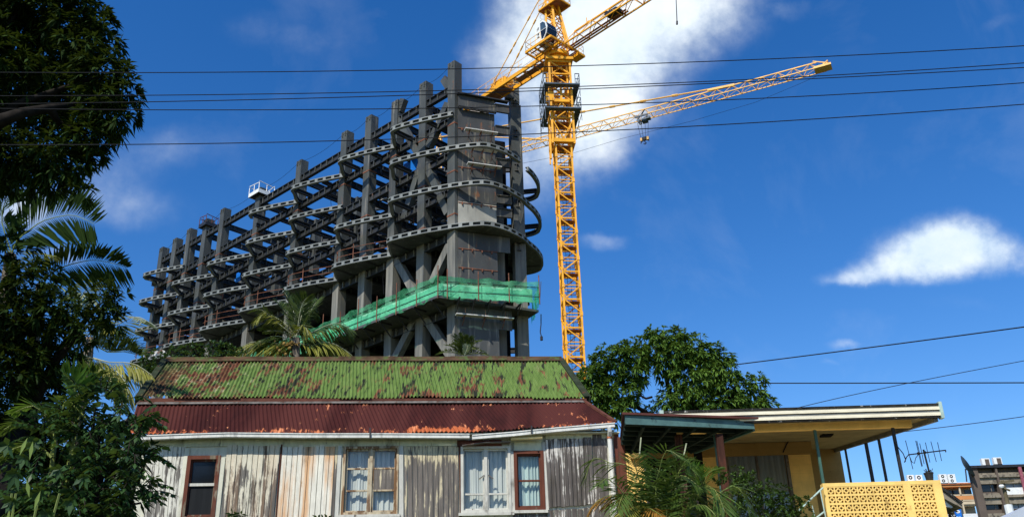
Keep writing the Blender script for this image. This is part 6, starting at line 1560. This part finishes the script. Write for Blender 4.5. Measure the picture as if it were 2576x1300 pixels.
b = MB(); b.tube([(PY(190, 1100, 9.88)[0], 9.88, 0.65), PY(190, 1080, 9.88), PY(200, 1010, 9.88)], .03, 6); b.tube([(PY(190, 1100, 9.88)[0], 9.88, 0.65), PY(140, 1090, 9.80), PY(150, 1060, 9.76)], .025, 6); b.tube([PY(140, 1090, 9.80), PY(130, 1150, 9.68)], .02, 5); b.build('stem', 'rachis_green', p4)
# coconut palm behind the mossy roof, in front of the tower
YC = 31.0; cc = PY(747, 850, YC)
p5 = palm('coconut_palm', (cc[0]+.1, YC, GZ), 'yellow-green coconut palm rising behind the mossy roof in front of the tower', cc, .16, nuts=True)
for pts, L, mat, hang in (([(747, 845), (741, 800), (734, 768), (716, 735)], .75, 'palm_leaf', .1), ([(747, 845), (752, 800), (760, 765), (772, 748)], .75, 'palm_leaf', .05), ([(747, 845), (756, 805), (763, 783), (778, 773), (800, 793)], .65, 'palm_leaf', .7),
                          ([(745, 845), (715, 812), (684, 793), (666, 786), (650, 803)], .75, 'palm_leaf_yellow', .75), ([(745, 848), (690, 805), (660, 780), (642, 779)], .8, 'palm_leaf', .4), ([(744, 850), (715, 836), (690, 831), (665, 833)], .65, 'palm_leaf', .25),
                          ([(748, 840), (760, 818), (770, 825), (776, 842)], .5, 'palm_leaf_yellow', .8), ([(750, 852), (785, 836), (815, 821), (850, 812), (882, 826)], .95, 'palm_leaf', .9), ([(742, 865), (715, 866), (680, 860), (632, 860), (602, 878), (582, 896)], .9, 'palm_leaf_yellow', .95),
                          ([(742, 866), (722, 864), (700, 862), (682, 875), (672, 898)], .8, 'palm_leaf_yellow', .95), ([(752, 864), (790, 868), (812, 860), (842, 865), (868, 880), (886, 894)], .85, 'palm_leaf_yellow', .95), ([(752, 858), (785, 845), (805, 848), (822, 880)], .8, 'palm_leaf', .9),
                          ([(745, 850), (725, 800), (712, 778), (700, 762)], .7, 'palm_leaf', .1), ([(748, 850), (775, 800), (788, 770), (800, 755)], .7, 'palm_leaf', .2), ([(745, 858), (700, 845), (670, 850), (650, 868)], .8, 'palm_leaf', .8), ([(750, 862), (770, 870), (790, 885), (800, 905)], .7, 'palm_leaf', .9)):
    frond(p5, pts, YC, YC-.8+RNG.random()*1.6, 46, L, .05, mat, 'rachis_pale', hang, .7)
# small fan-leaved palm at the tower base
YF2 = 30.0; cf = PY(1165, 897, YF2); p6 = palm('fan_palm', (cf[0], YF2, GZ), 'small spiky palm peeping over the mossy roof before the tower end wall', cf, .09)
for pts in ([(1163, 892), (1158, 868), (1152, 842)], [(1165, 892), (1172, 868), (1180, 848)], [(1165, 893), (1185, 876), (1210, 882)], [(1162, 893), (1135, 884), (1105, 889)], [(1165, 893), (1195, 888), (1225, 893)], [(1163, 892), (1145, 872), (1130, 868)], [(1165, 893), (1190, 862), (1200, 858)], [(1163, 892), (1168, 870), (1166, 850)]):
    frond(p6, pts, YF2, YF2-.5, 26, .42, .035, 'palm_leaf', 'rachis_green', .15, .7)
frond(p6, [(1168, 893), (1174, 880), (1177, 868)], YF2-.6, YF2-.7, 14, .25, .05, 'palm_leaf_pale', 'rachis_pale', .1)
# areca palm in front of the carport
YA = 15.2; p7 = thing('areca_palm', (PY(1690, 1300, YA)[0], YA, 2.9), 'bushy areca palm with arching fronds and a few brown ones in front of the carport', 'palm')
def ra(x, y): return (1456.7+x*.2444, 982.4+y*.2444)
AP = [([(700, 1350), (600, 1000), (490, 765), (320, 742), (150, 690), (62, 900)], 'areca_leaf', .55, .62), ([(700, 1350), (640, 1000), (570, 730), (600, 680), (650, 660)], 'areca_leaf', .2, .4), ([(800, 1350), (790, 1000), (830, 800), (900, 610), (1040, 680)], 'areca_leaf', .4, .55),
      ([(850, 1350), (950, 1000), (1060, 780), (1120, 700), (1150, 800)], 'areca_leaf', .4, .5), ([(1100, 1350), (1230, 980), (1190, 850), (1150, 770)], 'areca_leaf_bright', .15, .42), ([(1100, 1350), (1280, 960), (1340, 840), (1420, 800)], 'areca_leaf_bright', .3, .42),
      ([(900, 1350), (1020, 1120), (1250, 985), (1400, 1020), (1500, 1240)], 'areca_leaf', .6, .55), ([(1000, 1350), (1350, 1120), (1580, 975), (1690, 1070), (1760, 1250)], 'areca_leaf', .6, .6), ([(850, 1350), (990, 1250), (1060, 1100), (1200, 1060), (1320, 1160)], 'areca_leaf', .5, .55),
      ([(750, 1350), (640, 1150), (560, 1060), (460, 1050), (400, 1220)], 'areca_leaf', .5, .55), ([(850, 1350), (840, 1120), (740, 970), (640, 960)], 'areca_leaf', .4, .5), ([(900, 1350), (900, 1000), (850, 850), (750, 800), (680, 930)], 'areca_leaf', .5, .6), ([(900, 1350), (1000, 950), (980, 780), (900, 720)], 'areca_leaf', .35, .5),
      ([(700, 1400), (560, 1200), (480, 1180), (430, 1320)], 'palm_leaf_yellow', .6, .45), ([(650, 1360), (420, 1110), (300, 1080), (170, 1150), (85, 1300)], 'palm_leaf_brown', .7, .42), ([(650, 1360), (520, 1150), (440, 1130), (380, 1110), (240, 1200)], 'palm_leaf_brown', .6, .36), ([(850, 1400), (800, 1250), (720, 1200), (850, 1280)], 'palm_leaf_brown', .6, .4),
      ([(950, 1400), (1150, 1200), (1300, 1180), (1420, 1300)], 'areca_leaf', .6, .55), ([(900, 1400), (1000, 1200), (1100, 1150), (1250, 1260)], 'areca_leaf', .5, .5), ([(800, 1400), (760, 1200), (700, 1150), (600, 1250)], 'areca_leaf', .5, .5), ([(700, 1380), (420, 1010), (340, 940), (280, 900), (210, 960)], 'areca_leaf', .5, .5),
      ([(850, 1400), (900, 1080), (1000, 900), (1100, 880), (1250, 1000)], 'areca_leaf', .5, .55), ([(1000, 1400), (1300, 1250), (1500, 1150), (1600, 1200)], 'areca_leaf', .5, .5)]
for i, (pts, mat, hang, L) in enumerate(AP):
    frond(p7, [ra(*q) for q in pts], YA+.25*math.sin(i*2.1), YA-.35+.5*math.cos(i*1.7), 40, L*.92, .027, mat, 'rachis_green', hang*.9, .8, r=.012)
b = MB()
for i in range(9): q = PY(1640+i*14, 1310, YA+.2*math.sin(i)); b.tube([(PY(1690, 1300, YA)[0]+.05*(i-4), YA+.1*math.sin(i), 2.9), q], .022, 6)
for (a, c) in (((620, 680), (638, 480)), ((1080, 660), (1105, 540)), ((985, 1080), (1000, 960))): b.tube([PY(*ra(*a), YA), PY(*ra(*c), YA)], .012, 5)
b.build('stem', 'rachis_pale', p7)
# bush to the right of it
YK = 16.6; kb = [(1835, 1205, 26, YK), (1868, 1200, 30, YK), (1880, 1235, 45, YK), (1935, 1245, 45, YK), (1975, 1268, 40, YK), (1900, 1285, 60, YK), (2010, 1290, 34, YK), (1965, 1310, 60, YK), (1835, 1270, 45, YK), (1810, 1190, 20, YK), (2022, 1262, 14, YK)]
t = thing('bush', (PY(1920, 1300, YK)[0], YK, 2.9), 'glossy small-leaved bush in front of the yellow house window', 'bush')
crown(t, 'foliage', kb, 620, .075, .036, 'bush_leaf', 8, .15, .7, .25, .6, 1.0, 1.25); limbs(t, (PY(1920, 1300, YK)[0], YK, 2.9), kb[:6], .03, PY(1920, 1310, YK), name='stem')
# reddish shrub by the blue sign
YV = 36.0; t = thing('shrub', (PY(*q4(610, 1250), YV)[0], YV, GZ), 'dark reddish shrub beside the blue sign', 'shrub')
crown(t, 'foliage', [(*q4(600, 1180), 10, YV), (*q4(640, 1260), 13, YV), (*q4(600, 1320), 13, YV)], 260, .13, .05, 'reddish_leaf', 9, .2); b = MB(); b.tube([(PY(*q4(610, 1250), YV)[0], YV, GZ), PY(*q4(620, 1250), YV)], .04, 5); b.build('stem', 'bark', t)
# weeds at the foot of the timber house wall
YW = 19.4; t = thing('weed', (PY(600, 1300, YW)[0], YW, GZ), 'small green weed in front of the streaky plank panel', 'plant')
lf = LF(); 
for x in (585, 596, 606): sprig(x, 1294, 7, .16, .05, .7, RNG.random(), Y=YW)
lf.build('foliage', 'shrub_leaf', t); b = MB(); b.tube([(PY(600, 1300, YW)[0], YW, GZ), PY(597, 1296, YW)], .012, 4); b.build('stem', 'rachis_green', t)
t = thing('weed', (PY(815, 1300, YW)[0], YW, GZ), 'small green weed in front of the cream plank panel', 'plant')
lf = LF(); 
for x in (800, 812, 824): sprig(x, 1304, 7, .15, .05, .7, RNG.random(), Y=YW)
lf.build('foliage', 'shrub_leaf', t); b = MB(); b.tube([(PY(815, 1300, YW)[0], YW, GZ), PY(812, 1303, YW)], .012, 4); b.build('stem', 'rachis_green', t)
S.render.film_transparent = False
